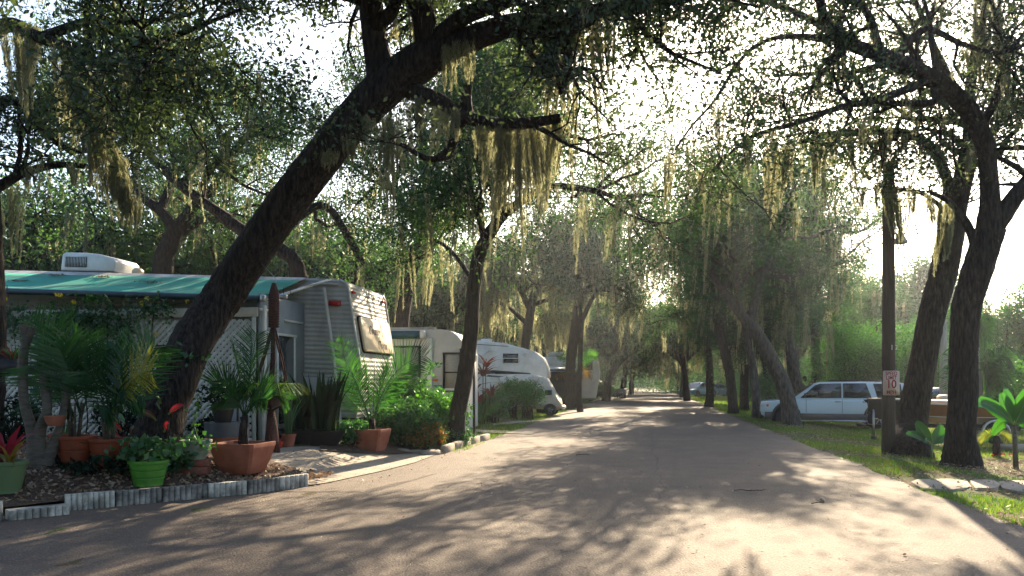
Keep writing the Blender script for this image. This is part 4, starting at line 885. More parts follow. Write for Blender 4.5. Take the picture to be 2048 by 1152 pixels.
# -- screened porch under the awning: lattice front, end wall with door
PL = empty('lattice_porch', (C0.x, C0.y, gz(C0.x, C0.y)), 'porch of white diagonal lattice under the teal awning', 'porch', rz=-a8)
pz = gz(C0.x, C0.y); top = 2.62 - pz
def lattice(x0, x1, z0, z1, y, pitch=.125, sw=.062):
    mb = MB(); 
    for sgn in (1, -1):
        k0 = -int((x1 - x0 + z1 - z0) / pitch) - 2
        for k in range(k0, -k0):
            # line: x = x0 + k*pitch*sqrt2/... + sgn*(z-z0)
            c = x0 + k * pitch
            za, zc = z0, z1; xa_, xc = c + (0 if sgn > 0 else 0), c + sgn * (z1 - z0)
            # clip to [x0,x1]
            def clip(xa_, za, xc, zc):
                pts = []
                for (X0, Z0, X1, Z1) in ((xa_, za, xc, zc),):
                    dx, dz = X1 - X0, Z1 - Z0; t0, t1 = 0., 1.
                    for lim, s_ in ((x0, 1), (x1, -1)):
                        if abs(dx) < 1e-9: return None
                        t = (lim - X0) / dx
                        if dx * s_ > 0: t0 = max(t0, t)
                        else: t1 = min(t1, t)
                    if t0 >= t1 - .004: return None
                    return X0 + dx * t0, Z0 + dz * t0, X0 + dx * t1, Z0 + dz * t1
            q = clip(xa_, za, xc, zc)
            if not q: continue
            X0, Z0, X1, Z1 = q; h = sw * .5 * .7071; nx, nz = (-h, h) if sgn > 0 else (h, h)
            yy = y + (0 if sgn > 0 else .003)
            V = [(X0 + nx, yy, Z0 + nz), (X0 - nx, yy, Z0 - nz), (X1 - nx, yy, Z1 - nz), (X1 + nx, yy, Z1 + nz)]
            V += [(p_[0], yy + .008, p_[2]) for p_ in V]
            mb.add(V, [(0, 1, 2, 3), (7, 6, 5, 4), (0, 4, 5, 1), (1, 5, 6, 2), (2, 6, 7, 3), (3, 7, 4, 0)])
    return mb
xs_ = [-8.9, -6.7, -4.45, -2.25, -.06]
for i in range(4):
    lattice(xs_[i] + .05, xs_[i + 1] - .05, .1, top - .06, 0).build('lattice_panel', M['latt'], PL, local=True)
mb = MB()
for x in xs_: mb.box((x, .0, (top) / 2), (.075, .045, top + .0), bev=.008)
mb.box((-4.48, 0, top + .08), (9.0, .05, .17), bev=.01); mb.box((-4.48, 0, .05), (8.9, .035, .09)); mb.build('frame', M['latt'], PL, local=True)
mb = MB(); mb.box((.02, 1.05, 1.35), (.05, 2.02, 2.7)); ew = mb.build('end_wall', M['wallp'], PL, local=True)
mb = MB(); 
for (yy, zz, wy, wz) in ((.55, 2.06, 1.5, .05), (1.2, 1.1, .05, 1.9), (.42, 1.1, .04, 1.9)): mb.box((.06, yy + .3, zz - .05), (.04, wy, wz), bev=.006)
dr = mb.build('door_frame', M['white'], PL, local=True)
mb = MB(); mb.box((.052, 1.1, 1.15), (.02, .74, 1.7)); dd_ = mb.build('door', M['glass'], PL, local=True)
mb = MB(); mb.box((.075, .78, 1.0), (.03, .04, .14), bev=.01); mb.build('handle', M['metal'], dd_, local=True)
mb = MB(); mb.box((.07, 1.0, .8), (.02, .8, .04)); mb.build('cross_bar', M['white'], dd_, local=True)
mb = MB(); mb.box((.06, .14, 1.25), (.09, .09, 2.5), bev=.01); mb.build('corner_post', M['white'], PL, local=True)
mb = MB(); mb.box((.05, .25, 2.42), (.03, .5, .05)); mb.box((.05, 1.5, 2.30), (.03, .9, .04)); mb.build('trim', M['white'], PL, local=True)
mb = MB(); mb.box((-.35, -.06, .42), (.34, .03, .85), bev=.01); gate = mb.build('gate', M['wallp'], PL, local=True)
mb = MB(); mb.box((-.33, -.085, .5), (.03, .02, .5)); mb.box((-.24, -.085, .45), (.07, .02, .05)); mb.build('latch', M['dkmetal'], gate, local=True)
mb = MB(); mb.box((-4.5, 1.0, 1.0), (8.8, .03, 1.9)); mb.build('interior_shade', M['dark'], PL, local=True)  # dark sheet standing in for the shade inside the porch
# small fitting hung from the rafter
hk = P(567, 588, 14.2); mb = MB(); mb.tube([hk + Vector((0, 0, .12)), hk], .006, 5); mb.tube([hk + Vector((.12, 0, .12)), hk + Vector((.12, 0, .02)), hk + Vector((.16, 0, -.02)), hk + Vector((.19, 0, .03))], .006, 5)
o = mb.build('hook', M['dkmetal'], origin=hk); tag(o, 'small metal hooks hanging under the awning rafter', 'hook')
mb = MB(); mb.box(hk + Vector((0, 0, -.05)), (.14, .1, .09), bev=.015); o = mb.build('wall_lamp', M['metal'], origin=hk); tag(o, 'small grey lamp hanging at the awning corner', 'lamp')

# vine with yellow flowers over the lattice top
VR = empty('flowering_vine', T1(-4, -.05, .3), 'dark vine with yellow flowers spilling over the top of the lattice', 'vine')
r_ = np.random.default_rng(33); cc = []
for k in range(620):
    s = -8.8 + 7.2 * r_.random(); 
    dens = .55 + .45 * math.sin(s * 1.7 + 1); depth_ = (.25 + .95 * dens * r_.random() ** 1.2) * (1.0 if s < -2.2 else .35)
    if r_.random() > .35 + .65 * dens: continue
    cc.append(T1(s, -.08 - .12 * r_.random(), 2.84 - depth_ * r_.random() ** .8 * 1.25))
cc = np.array([tuple(c) for c in cc]); C = np.repeat(cc, 12, 0) + r_.normal(size=(len(cc) * 12, 3)) * .1
leaves('foliage', C, .085, .055, M['bush'], VR, rng=r_, droop=.3)
mb = MB()
for k in range(16):
    s = -8.6 + k * .44; mb.tube([T1(s + .03 * math.sin(j * 2 + k), -.07, .35 + j * .4) for j in range(7)], .012, 5)
mb.build('stem', M['bark'], VR)
for px, py in [(116, 588), (122, 590), (149, 603), (285, 606), (296, 597), (314, 669), (376, 603), (12, 600)]:
    p = P(px, py, 14.45); q = []
    for k in range(6): a = k / 6 * TAU; q.append((p.x + .028 * math.cos(a), p.y - .03, p.z + .028 * math.sin(a)))
    leaves('flower', np.array(q), .055, .045, M['yellow'], VR, rng=r_)
r2 = np.random.default_rng(5); cc = np.array([tuple(P(190 + 12 * r2.normal(), 598 + 5 * r2.normal(), 14.45)) for k in range(90)]); leaves('new_growth', cc, .08, .05, M['green'], VR, rng=r2)

# -- generic trailer builder
def trailer(name, px, Y, rz, L, Hh, Wd, prof, label, matl='fibre', base=.42):
    g = gY(px, Y); root = empty(name, g, label, 'travel trailer' if 'fifth' not in label else 'fifth wheel trailer', rz=rz)
    mb = MB(); mb.prism(prof, 0, Wd); o = mb.build('body', M[matl], root, local=True); bevel(o, .05, 3, .5)
    return root
def win(root, x, z, w_, h_, glass='glass', name='window', y=-.006, frame='black', rows=2):
    mb = MB()
    for dx, dz, sx, sz in ((0, h_ / 2, w_ + .06, .05), (0, -h_ / 2, w_ + .06, .05), (w_ / 2, 0, .05, h_ - .05), (-w_ / 2, 0, .05, h_ - .05)) + (((0, 0, w_ - .05, .035),) if rows == 2 else ()): mb.box((x + dx, y - .012, z + dz), (sx, .03, sz))
    f = mb.build(name, M[frame], root, local=True)
    mb = MB(); mb.box((x, y, z), (w_, .01, h_)); mb.build('pane', M[glass], f, local=True)
    return f
def arc(cx_, cz_, r, a0, a1, n=6): return [(cx_ + r * math.cos(math.radians(a0 + (a1 - a0) * k / n)), cz_ + r * math.sin(math.radians(a0 + (a1 - a0) * k / n))) for k in range(n + 1)]
# second trailer, side 790..945 px, about 21 m away
g2 = gY(930, 20.9); z2 = g2.z; Ht = 1.45 + 105 / F * 20.9 - z2
prof2 = [(-9, .1), (0, .1), (0, Ht - .62)] + arc(-.62, Ht - .62, .60, 0, 90, 6) + [(-9, Ht)]
r2t = trailer('travel_trailer', 930, 20.9, -a8 * .7, 9, Ht, 2.4, prof2, 'pale grey second trailer with navy awning roll and patio window', 'fibre_grey')
mb = MB(); mb.add(*skin(prof2, 2, 8, .02, 2.38, .01)); mb.build('front_cap', M['fibre'], r2t, local=True, smooth=.5)
mb = MB(); mb.tube([(-9, -.12, Ht - .16), (-1.18, -.12, Ht - .16)], .11, 10); aw2 = mb.build('awning', M['navy'], r2t, local=True, smooth=.8)
mb = MB(); mb.box((-1.1, -.12, Ht - .16), (.14, .2, .2), bev=.03); mb.build('end_cap', M['fibre'], aw2, local=True)
mb = MB(); mb.box((-.93, -.05, Ht / 2 - .1), (.14, .1, Ht - .3), bev=.01); mb.build('corner_post', M['fibre'], r2t, local=True)
win(r2t, -1.78, Ht - 1.32, 1.15, 1.7, 'curtain', rows=1); win(r2t, -2.75, Ht - 1.3, .55, 1.5, 'curtain', frame='fibre', rows=1); win(r2t, -.34, Ht - 1.15, .44, 1.0, 'curtain'); win(r2t, -.06 + .0, Ht - 1.0, .1, .9, 'glass', rows=1)
mb = MB(); mb.box((-.32, -.012, .72), (.6, .02, 1.0), bev=.005); mb.build('lower_panel', M['fibre'], r2t, local=True)
mb = MB()
for k, hgt in enumerate((.07, .05, .03)): mb.box((-.7, -.018, Ht - 1.52 - k * .11), (.26, .01, hgt))
mb.build('stripe', M['blueband'], r2t, local=True)
mb = MB(); mb.box((-.78, -.02, Ht - 1.35), (.13, .03, .06), bev=.008); mb.build('marker_light', M['amberlens'], r2t, local=True)
for yy in (.35, 2.1): mb = MB(); mb.box((-.12, yy, Ht - .33), (.07, .1, .06), bev=.01); mb.build('marker_light', M['redlens'], r2t, local=True)
lattice(-3.3, 0, 0, .42, -.01, .1, .04).build('skirting', M['latt'], r2t, local=True)
mb = MB(); mb.tube([(-4, .1, Ht + .02), (-.8, .1, Ht + .02)], .03, 6); mb.build('gutter', M['awn_edge'], r2t, local=True)
# fifth wheel trailer
Y5 = 36.0; g5 = gY(1096, Y5); k5 = Y5 / F
def z5(py): return 1.45 + (762 - py) * k5 - g5.z
def x5(px): return (px - 1096) * k5
prof5 = [(x5(700), z5(690) * 0 + .5), (x5(985), .5), (x5(990), z5(770)), (x5(1000), z5(763)), (x5(1085), z5(764)), (x5(1096), z5(755)), (x5(1094), z5(735)), (x5(1086), z5(716)), (x5(1070), z5(703)), (x5(1050), z5(697)), (x5(1010), z5(686)), (x5(975), z5(682)), (x5(960), z5(680)), (x5(700), z5(680))]
r5 = trailer('fifth_wheel', 1096, Y5, -.10, 9, 3, 2.45, prof5, 'white fifth wheel trailer with raised rounded nose and dark window')
win(r5, x5(1021), z5(716.5), 33 * k5, 21 * k5, frame='fibre')
mb = MB(); mb.lathe((x5(1050), -.01, z5(709)), [(.095, 0), (.095, -.03), (.06, -.045)], 16, 'y'); mb.build('vent', M['fibre_grey'], r5, local=True)
mb = MB(); mb.prism([(x5(950), z5(744)), (x5(1060), z5(746)), (x5(1062), z5(748)), (x5(990), z5(748)), (x5(985), z5(740)), (x5(978), z5(748)), (x5(950), z5(748))], -.014, -.004); mb.prism([(x5(975), z5(750)), (x5(1060), z5(757)), (x5(1060), z5(759)), (x5(972), z5(753))], -.014, -.004); mb.build('stripe', M['navy'], r5, local=True)
mb = MB(); mb.prism([(x5(950), z5(687)), (x5(1016), z5(692)), (x5(1016), z5(693)), (x5(950), z5(688.5))], -.014, -.004); mb.build('stripe', M['navy'], r5, local=True)
mb = MB(); mb.tube([(x5(948), -.5, z5(724)), (x5(975), -.05, z5(701))], .035, 5); mb.tube([(x5(975), -.05, z5(701)), (x5(993), -.05, z5(701))], .02, 5); mb.build('awning_arm', M['fibre'], r5, local=True)
mb = MB(); mb.box((x5(965), 1.2, z5(677)), (.5, .4, .12), bev=.03); mb.build('roof_vent', M['fibre'], r5, local=True)
mb = MB(); mb.box((x5(945), -.01, z5(730)), (.32, .02, 1.2)); mb.build('door_window', M['glass'], r5, local=True)
for yy in (.25, 2.15): mb = MB(); mb.box((x5(1093), yy, z5(748)), (.06, .2, .16), bev=.02); mb.build('marker_light', M['redlens'], r5, local=True)
mb = MB(); mb.tube([(x5(1075), .5, z5(762)), (x5(1075), .5, .0)], .035, 6); mb.tube([(x5(1075), 1.9, z5(762)), (x5(1075), 1.9, .0)], .035, 6); mb.build('landing_leg', M['fibre_grey'], r5, local=True)
# third trailer
Y3 = 44.0; g3 = gY(1201, Y3); k3 = Y3 / F
def z3(py): return 1.45 + (762 - py) * k3 - g3.z
def x3(px): return (px - 1201) * k3
prof3 = [(x3(1080), .5), (x3(1192), .5), (x3(1199), z3(757)), (x3(1201), z3(745)), (x3(1196), z3(722)), (x3(1192), z3(717)), (x3(1185), z3(715)), (x3(1080), z3(713))]
r3 = trailer('travel_trailer', 1201, Y3, -.1, 3, 3, 2.4, prof3, 'white third trailer with pale flat awning behind the thick oak')
win(r3, x3(1178), z3(730), .35, .5, rows=1)
mb = MB(); mb.add([(x3(1060), -.05, z3(731)), (x3(1140), -.05, z3(731)), (x3(1140), -1.9, z3(741)), (x3(1060), -1.9, z3(741)), (x3(1060), -.05, z3(731) + .04), (x3(1140), -.05, z3(731) + .04), (x3(1140), -1.9, z3(741) + .04), (x3(1060), -1.9, z3(741) + .04)], [(0, 1, 2, 3), (7, 6, 5, 4), (0, 4, 5, 1), (1, 5, 6, 2), (2, 6, 7, 3), (3, 7, 4, 0)])
a3 = mb.build('awning', M['fibre'], r3, local=True)
mb = MB(); mb.box((x3(1100), -1.93, z3(741)), (80 * k3, .04, .1)); mb.build('valance', M['blueband'], a3, local=True)
for x in (1062, 1138): mb = MB(); mb.tube([(x3(x), -1.88, z3(741)), (x3(x), -1.88, 0)], .035, 6); mb.build('awning_post', M['fibre'], a3, local=True)
mb = MB(); mb.box((x3(1111), .8, z3(708)), (.9, .8, .3), bev=.1); mb.build('air_conditioner', M['fibre'], r3, local=True)
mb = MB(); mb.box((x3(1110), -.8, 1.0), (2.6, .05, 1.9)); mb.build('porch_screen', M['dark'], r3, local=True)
# pale homes at the far end of the road
for px, Y, w_, h_, lab, m_ in [(1262, 175, 7, 3.6, 'pale grey mobile home at the far left end of the road', 'fibre_grey'), (1290, 205, 7, 4.0, 'white mobile home closing the far end of the road', 'fibre'), (1322, 190, 5, 3.2, 'cream mobile home in the far gap right of the road', 'pale')]:
    g = gY(px, Y); root = empty('mobile_home', g, lab, 'mobile home', rz=.1)
    mb = MB(); mb.box((0, 0, h_ / 2), (w_, 4, h_), bev=.05); mb.build('wall', M[m_], root, local=True)
    mb = MB(); mb.prism([(-w_ / 2 - .3, h_ + .01), (w_ / 2 + .3, h_ + .01), (0, h_ + .9)], -2.3, 2.3); mb.build('roof', M['metal'], root, local=True)
    for x in (-w_ * .25, w_ * .25): mb = MB(); mb.box((x, -2.02, h_ * .55), (1.1, .05, 1.1)); mb.build('window', M['glass'], root, local=True)

# ---------------------------------------------------------------- cars
M['suvwhite'] = mat('white car paint', (.56, .67, .7), .22, coat=.6, spec=.5)
M['cladding'] = mat('grey brown cladding', (.085, .075, .07), .5)
M['carblue'] = mat('blue car paint', (.03, .16, .3), .22, 0.2, coat=.6); M['carteal'] = mat('pale teal car paint', (.12, .3, .36), .22, 0.2, coat=.6)
M['chrome'] = mat('alloy', (.5, .5, .52), .25, .9); M['lamp'] = mat('headlamp glass', (.6, .6, .6), .1, spec=.8); M['silver'] = mat('silver car paint', (.35, .36, .37), .28, .5, coat=.4)
def wheel(root, x, y, r, side, wdt=.24):
    mb = MB(); mb.lathe((x, y, r), [(r * .62, -wdt / 2), (r * .93, -wdt / 2), (r, -wdt * .38), (r, wdt * .38), (r * .93, wdt / 2), (r * .62, wdt / 2)], 28, 'y')
    wh = mb.build('wheel', M['rubber'], root, local=True, smooth=.6)
    mb = MB(); s = side; rr = [(r * .6, 0), (r * .6, .03 * s), (r * .5, .01 * s), (r * .18, .0), (r * .12, .03 * s)]
    mb.lathe((x, y + s * (wdt / 2 - .03), r), rr, 20, 'y')
    for k in range(6): q = k / 6 * TAU; mb.tube([(x + math.cos(q) * r * .12, y + s * (wdt / 2 - .005), r + math.sin(q) * r * .12), (x + math.cos(q) * r * .57, y + s * (wdt / 2 - .005), r + math.sin(q) * r * .57)], r * .07, 5)
    mb.build('rim', M['chrome'], wh, local=True, smooth=.6); return wh
def archpoly(x, r, ztop, zlo): return [(x + r * math.cos(math.radians(a)), zlo + r * math.sin(math.radians(a))) for a in range(0, 181, 15)]
def car(name, loc, rz, L, Wd, paint, body, cab, wr, wx, label, cat, clad=None, glassrows=(), sc_z=1.0):
    """body: rows (x, z low, z high, half width); cab: rows (x, z base, z top, half width base, half width top)"""
    root = empty(name, loc, label, cat, rz=rz)
    def ring(x, z0, z1, hw):
        h = z1 - z0; half = [(hw * .86, z0), (hw * .97, z0 + .1 * h), (hw, z0 + .38 * h), (hw * .995, z0 + .66 * h), (hw * .965, z0 + .88 * h), (hw * .90, z0 + .97 * h), (hw * .55, z1)]
        return [(x, y, z) for y, z in half] + [(x, -y, z) for y, z in reversed(half)]
    mb = MB(); mb.loft([ring(*b) for b in body]); bo = mb.build('body', M[paint], root, local=True, smooth=.55)
    def cring(x, z0, z1, wb, wt): h = z1 - z0; half = [(wb, z0), (wb + (wt - wb) * .86, z0 + .86 * h), (wt * .93, z0 + .97 * h), (wt * .5, z1)]; return [(x, y, z) for y, z in half] + [(x, -y, z) for y, z in reversed(half)]
    mb = MB(); mb.loft([cring(*c) for c in cab]); mb.build('roof', M[paint], root, local=True, smooth=.55)
    wb, wt = cab[len(cab) // 2][3], cab[len(cab) // 2][4]; zb_ = cab[len(cab) // 2][1]; zt_ = cab[len(cab) // 2][2]
    for side in (1, -1):
        for poly in glassrows:
            V = []
            for off in (.004, .012): V += [(x, side * (wb + (wt - wb) * (z - zb_) / (zt_ - zb_) + off), z) for x, z in poly]
            n = len(poly); mb = MB(); mb.add(V, [tuple(range(n)), tuple(range(2 * n - 1, n - 1, -1))] + [((i + 1) % n, i, i + n, (i + 1) % n + n) for i in range(n)]); mb.build('side_window', M['glass'], root, local=True)
    for x in wx:
        for side in (1, -1):
            hw = Wd / 2
            mb = MB(); mb.prism([(x + wr * 1.2 * math.cos(math.radians(a)), wr + wr * 1.2 * math.sin(math.radians(a))) for a in range(-20, 201, 10)], side * (hw - .02), side * (hw + .008)); mb.build('wheel_arch', M['black'], root, local=True)
            wheel(root, x, side * (hw - .08), wr, side)
            mb = MB(); mb.tube([(x + wr * 1.24 * math.cos(math.radians(a)), side * (hw + .0), wr + wr * 1.24 * math.sin(math.radians(a))) for a in range(-15, 196, 14)], .04, 5); mb.build('arch_trim', M[clad or paint], root, local=True, smooth=True)
    return root
gs = gY(1665, 28.9); gs.z = -.19
HS = 1.54
body = [(2.52, .52, .72, .78), (2.48, .42, .9, .88), (2.3, .34, .93, .94), (1.7, .32, .97, .96), (1.2, .30, 1.0, .97), (0, .3, 1.0, .98), (-1.8, .3, 1.0, .98), (-2.35, .34, 1.0, .95), (-2.52, .42, .94, .88)]
cab = [(1.36, .97, 1.01, .84, .80), (.66, .97, HS - .05, .88, .75), (.44, .97, HS, .89, .76), (-.9, .97, HS + .01, .9, .77), (-2.1, .97, HS - .01, .88, .75), (-2.42, .97, HS - .07, .85, .72), (-2.5, .97, 1.04, .82, .78)]
gl = [[(1.14, 1.02), (.66, 1.42), (.48, 1.48), (-.22, 1.49), (-.22, 1.02)], [(-.27, 1.02), (-.27, 1.49), (-1.02, 1.49), (-1.2, 1.02)], [(-1.38, 1.02), (-1.25, 1.48), (-2.12, 1.47), (-2.2, 1.02)]]
suv = car('suv', gs, math.pi + .33 - .17 * 0, 5.04, 1.96, 'suvwhite', body, cab, .38, (1.62, -1.42), 'white suv with grey lower cladding parked on the grass at right', 'suv', 'cladding', gl)
suv.rotation_euler.z = math.pi - .30; suv.scale.z = 1.1; suv.location.z = -.27
for side in (1, -1):
    mb = MB(); mb.box((.10, side * .985, .42), (2.55, .03, .2), bev=.01); mb.box((-2.15, side * .975, .44), (.7, .03, .22), bev=.01); mb.box((2.2, side * .945, .44), (.3, .04, .24), bev=.01); mb.build('cladding', M['cladding'], suv, local=True)
    mb = MB(); mb.box((.1, side * 1.02, .3), (2.3, .12, .04), bev=.01); mb.build('running_board', M['chrome'], suv, local=True)
    for x in (-.1, -.98): mb = MB(); mb.box((x, side * .995, .9), (.19, .03, .03), bev=.008); mb.build('door_handle', M['chrome'], suv, local=True)
    for x in (.95, -.24, -1.16): mb = MB(); mb.box((x, side * .974, .76), (.012, .012, .42)); mb.build('door_seam', M['black'], suv, local=True)
    mb = MB(); mb.box((.98, side * 1.03, 1.1), (.1, .16, .15), bev=.03); mb.build('wing_mirror', M['black'], suv, local=True)
    mb = MB(); mb.box((2.36, side * .80, .78), (.26, .24, .17), bev=.04); hl = mb.build('headlight', M['lamp'], suv, local=True)
    mb = MB(); mb.box((2.25, side * .915, .76), (.1, .05, .1), bev=.02); mb.build('indicator', M['amberlens'], hl, local=True)
    mb = MB(); mb.tube([(.1, side * .66, HS + .03), (-1.9, side * .66, HS + .03)], .02, 6); mb.build('roof_rail', M['black'], suv, local=True)
    mb = MB(); mb.box((2.47, side * .7, .5), (.08, .2, .08), bev=.02); mb.build('fog_light', M['lamp'], suv, local=True)
    mb = MB(); mb.box((-2.5, side * .8, .95), (.06, .14, .3), bev=.02); mb.build('tail_light', M['redlens'], suv, local=True)
for bx_ in (2.44, -2.47): mb = MB(); mb.box((bx_, 0, .46), (.18, 1.72, .26), bev=.05); mb.build('bumper', M['cladding'], suv, local=True)
mb = MB(); mb.box((2.49, 0, .74), (.05, 1.1, .22), bev=.02); mb.build('grille', M['chrome'], suv, local=True)
mb = MB(); q = [(1.33, 1.01, .74), (.69, HS - .06, .66)]; mb.add([(q[0][0] + .02, -q[0][2], q[0][1] + .02), (q[0][0] + .02, q[0][2], q[0][1] + .02), (q[1][0] + .02, q[1][2], q[1][1] + .02), (q[1][0] + .02, -q[1][2], q[1][1] + .02)], [(0, 1, 2, 3)]); mb.build('windscreen', M['glass'], suv, local=True)
mb = MB(); mb.tube([(1.12, .1, 1.15), (.7, .45, 1.34)], .012, 4); mb.build('wiper', M['black'], suv, local=True)

def sedan(loc, rz, paint, label, cat, hatch=False, s=1.0):
    body = [(2.2, .45, .62, .7), (2.12, .3, .7, .8), (1.6, .24, .78, .85), (.9, .22, .86, .87), (-1.2, .22, .9, .87), (-1.9, .26, .88, .83), (-2.18, .35, .8, .74)]
    tail = -2.1 if hatch else -1.75
    cab = [(1.15, .82, .86, .76, .72), (.35, .84, 1.36, .78, .6), (-.4, .86, 1.42, .79, .61), (-1.1, .86, 1.36, .78, .58), (tail, .84, .92, .74, .66)]
    gl = [[(.9, .93), (.34, 1.28), (-.25, 1.33), (-.3, .93)], [(-.35, .93), (-.3, 1.33), (-.95, 1.28), (-1.45, .96)]]
    c = car('parked_car', loc, rz, 4.4, 1.74, paint, body, cab, .32, (1.35, -1.35), label, cat, None, gl)
    for side in (1, -1):
        mb = MB(); mb.box((2.08, side * .6, .62), (.16, .3, .13), bev=.03); mb.build('headlight', M['lamp'], c, local=True)
        mb = MB(); mb.box((-2.12, side * .6, .72), (.1, .28, .13), bev=.03); mb.build('tail_light', M['redlens'], c, local=True)
        mb = MB(); mb.box((.75, side * .92, .95), (.1, .12, .1), bev=.03); mb.build('wing_mirror', M[paint], c, local=True)
    mb = MB(); mb.add([(1.14, -.66, .88), (1.14, .66, .88), (.39, .54, 1.34), (.39, -.54, 1.34)], [(0, 1, 2, 3)]); mb.build('windscreen', M['glass'], c, local=True)
    mb = MB(); mb.add([(tail + .06, -.6, .93), (tail + .06, .6, .93), (-1.08, .5, 1.36), (-1.08, -.5, 1.36)], [(3, 2, 1, 0)]); mb.build('rear_window', M['glass'], c, local=True)
    return c
sedan(gY(1428, 84), math.pi + .05, 'carblue', 'blue saloon car parked side-on among the far right trunks', 'car')
sedan(gY(1396, 74), math.pi + .75, 'carteal', 'pale teal hatchback parked left of the blue saloon', 'car', True)
c = sedan(gY(1885, 33), .2, 'silver', 'silver car mostly hidden behind the boat and fence', 'car')

# ---------------------------------------------------------------- boat on its trailer
gb = gY(1765, 21.3)
bt = empty('boat_trailer', gb, 'black metal boat trailer with tongue jack on the lawn', 'boat trailer', rz=-.12)
mb = MB()
for side in (1, -1): mb.tube([(-.45, 0, .42), (.3, side * .05, .42), (1.0, side * .5, .42), (3.6, side * .62, .42)], .035, 5)
for x in (1.1, 2.2, 3.4): mb.tube([(x, -.62, .42), (x, .62, .42)], .03, 5)
mb.tube([(2.45, -.85, .33), (2.45, .85, .33)], .03, 6); mb.build('frame', M['dkmetal'], bt, local=True)
mb = MB(); mb.box((-.55, 0, .44), (.22, .08, .07), bev=.01); mb.build('coupler', M['dkmetal'], bt, local=True)
mb = MB(); mb.tube([(-.25, -.08, .85), (-.25, -.08, .12)], .028, 8); jk = mb.build('jack', M['metal'], bt, local=True)
mb = MB(); mb.lathe((-.25, -.08, .075), [(.075, -.02), (.075, .02)], 14, 'y'); mb.build('jack_wheel', M['rubber'], jk, local=True)
mb = MB(); mb.tube([(.05, 0, .42), (.22, 0, .95)], .03, 6); mb.box((.22, 0, .95), (.1, .16, .1), bev=.02); mb.tube([(.22, -.1, .95), (.1, -.2, .95), (.1, -.25, .84)], .01, 5); mb.build('winch_post', M['dkmetal'], bt, local=True)
for side in (1, -1):
    w_ = wheel(bt, 2.45, side * .88, .26, side, .16)
    mb = MB(); mb.tube([(2.45 + .33 * math.cos(math.radians(a)), side * .88, .27 + .33 * math.sin(math.radians(a))) for a in range(0, 181, 15)], .035, 5); mb.build('fender', M['metal'], bt, local=True, smooth=True)
mb = MB(); mb.box((.9, 0, .5), (.5, .08, .08)); mb.box((3.0, 0, .5), (.9, .08, .08)); mb.build('bunk', M['wood'], bt, local=True)
bo = empty('motorboat', gb + Vector((0, 0, .0)), 'brown hulled motorboat with black bow cover resting on its trailer', 'boat', rz=-.12)
M['hull'] = mat('brown gelcoat', (.3, .13, .055), .35, col2=(.22, .09, .04), scale=3, coat=.3); M['deck'] = mat('pale boat deck', (.6, .52, .42), .5)
def hring(x, keel, gun, hw, fl): return [(x, 0, keel), (x, -hw * .72, keel + .16 + fl), (x, -hw, gun), (x, -hw * .93, gun + .015), (x, hw * .93, gun + .015), (x, hw, gun), (x, hw * .72, keel + .16 + fl)]
st = [(-.35, .9, 1.08, .04, .02), (0, .66, 1.06, .34, .08), (.5, .55, 1.03, .6, .05), (1.2, .5, 1.0, .78, .02), (2.2, .5, .98, .84, 0), (3.6, .5, .98, .84, 0)]
mb = MB(); mb.loft([hring(*r) for r in st]); mb.build('hull', M['hull'], bo, local=True, smooth=.5)
mb = MB(); 
for side in (1, -1): mb.tube([(r[0], side * r[3], r[2] + .01) for r in st], .028, 6)
mb.build('gunwale', M['deck'], bo, local=True, smooth=True)
mb = MB(); mb.tube([(.4, -.61, .72), (1.2, -.79, .68), (3.58, -.83, .66)], .012, 5); mb.build('rub_strake', M['metal'], bo, local=True)
mb = MB(); mb.loft([[(x, 0, k - .01), (x, -hw * .74, k + .15 + fl), (x, -hw * 1.03, g_ + .0), (x, -hw * .9, g_ + .06), (x, hw * .9, g_ + .06), (x, hw * 1.03, g_), (x, hw * .74, k + .15 + fl)] for x, k, g_, hw, fl in [(-.37, .82, 1.08, .08, .02), (-.1, .6, 1.08, .3, .06), (.35, .5, 1.06, .6, .03), (.62, .5, 1.05, .66, .02)]]); mb.build('bow_cover', M['black'], bo, local=True, smooth=.6)
mb = MB(); mb.add([(-.5, 0, 1.1), (-.1, -.2, 1.12), (-.1, .2, 1.12), (-.22, 0, .86)], [(0, 1, 2), (0, 3, 1), (0, 2, 3), (1, 3, 2)]); mb.build('bow_flap', M['black'], bo, local=True)
mb = MB(); mb.box((.75, -.3, 1.06), (.55, .12, .1), bev=.04); mb.tube([(.5, -.3, 1.08), (1.1, -.32, 1.09)], .03, 8); tm = mb.build('trolling_motor', M['fibre_grey'], bo, local=True)
mb = MB(); mb.box((2.0, 0, 1.05), (1.2, 1.2, .1), bev=.03); mb.box((1.75, .2, 1.15), (.5, .4, .16), bev=.05); mb.build('seat', M['deck'], bo, local=True)
mb = MB(); mb.box((3.72, 0, 1.0), (.3, .3, .42), bev=.08); mb.box((3.78, 0, .6), (.12, .1, .6), bev=.02); mb.build('outboard_motor', M['black'], bo, local=True)

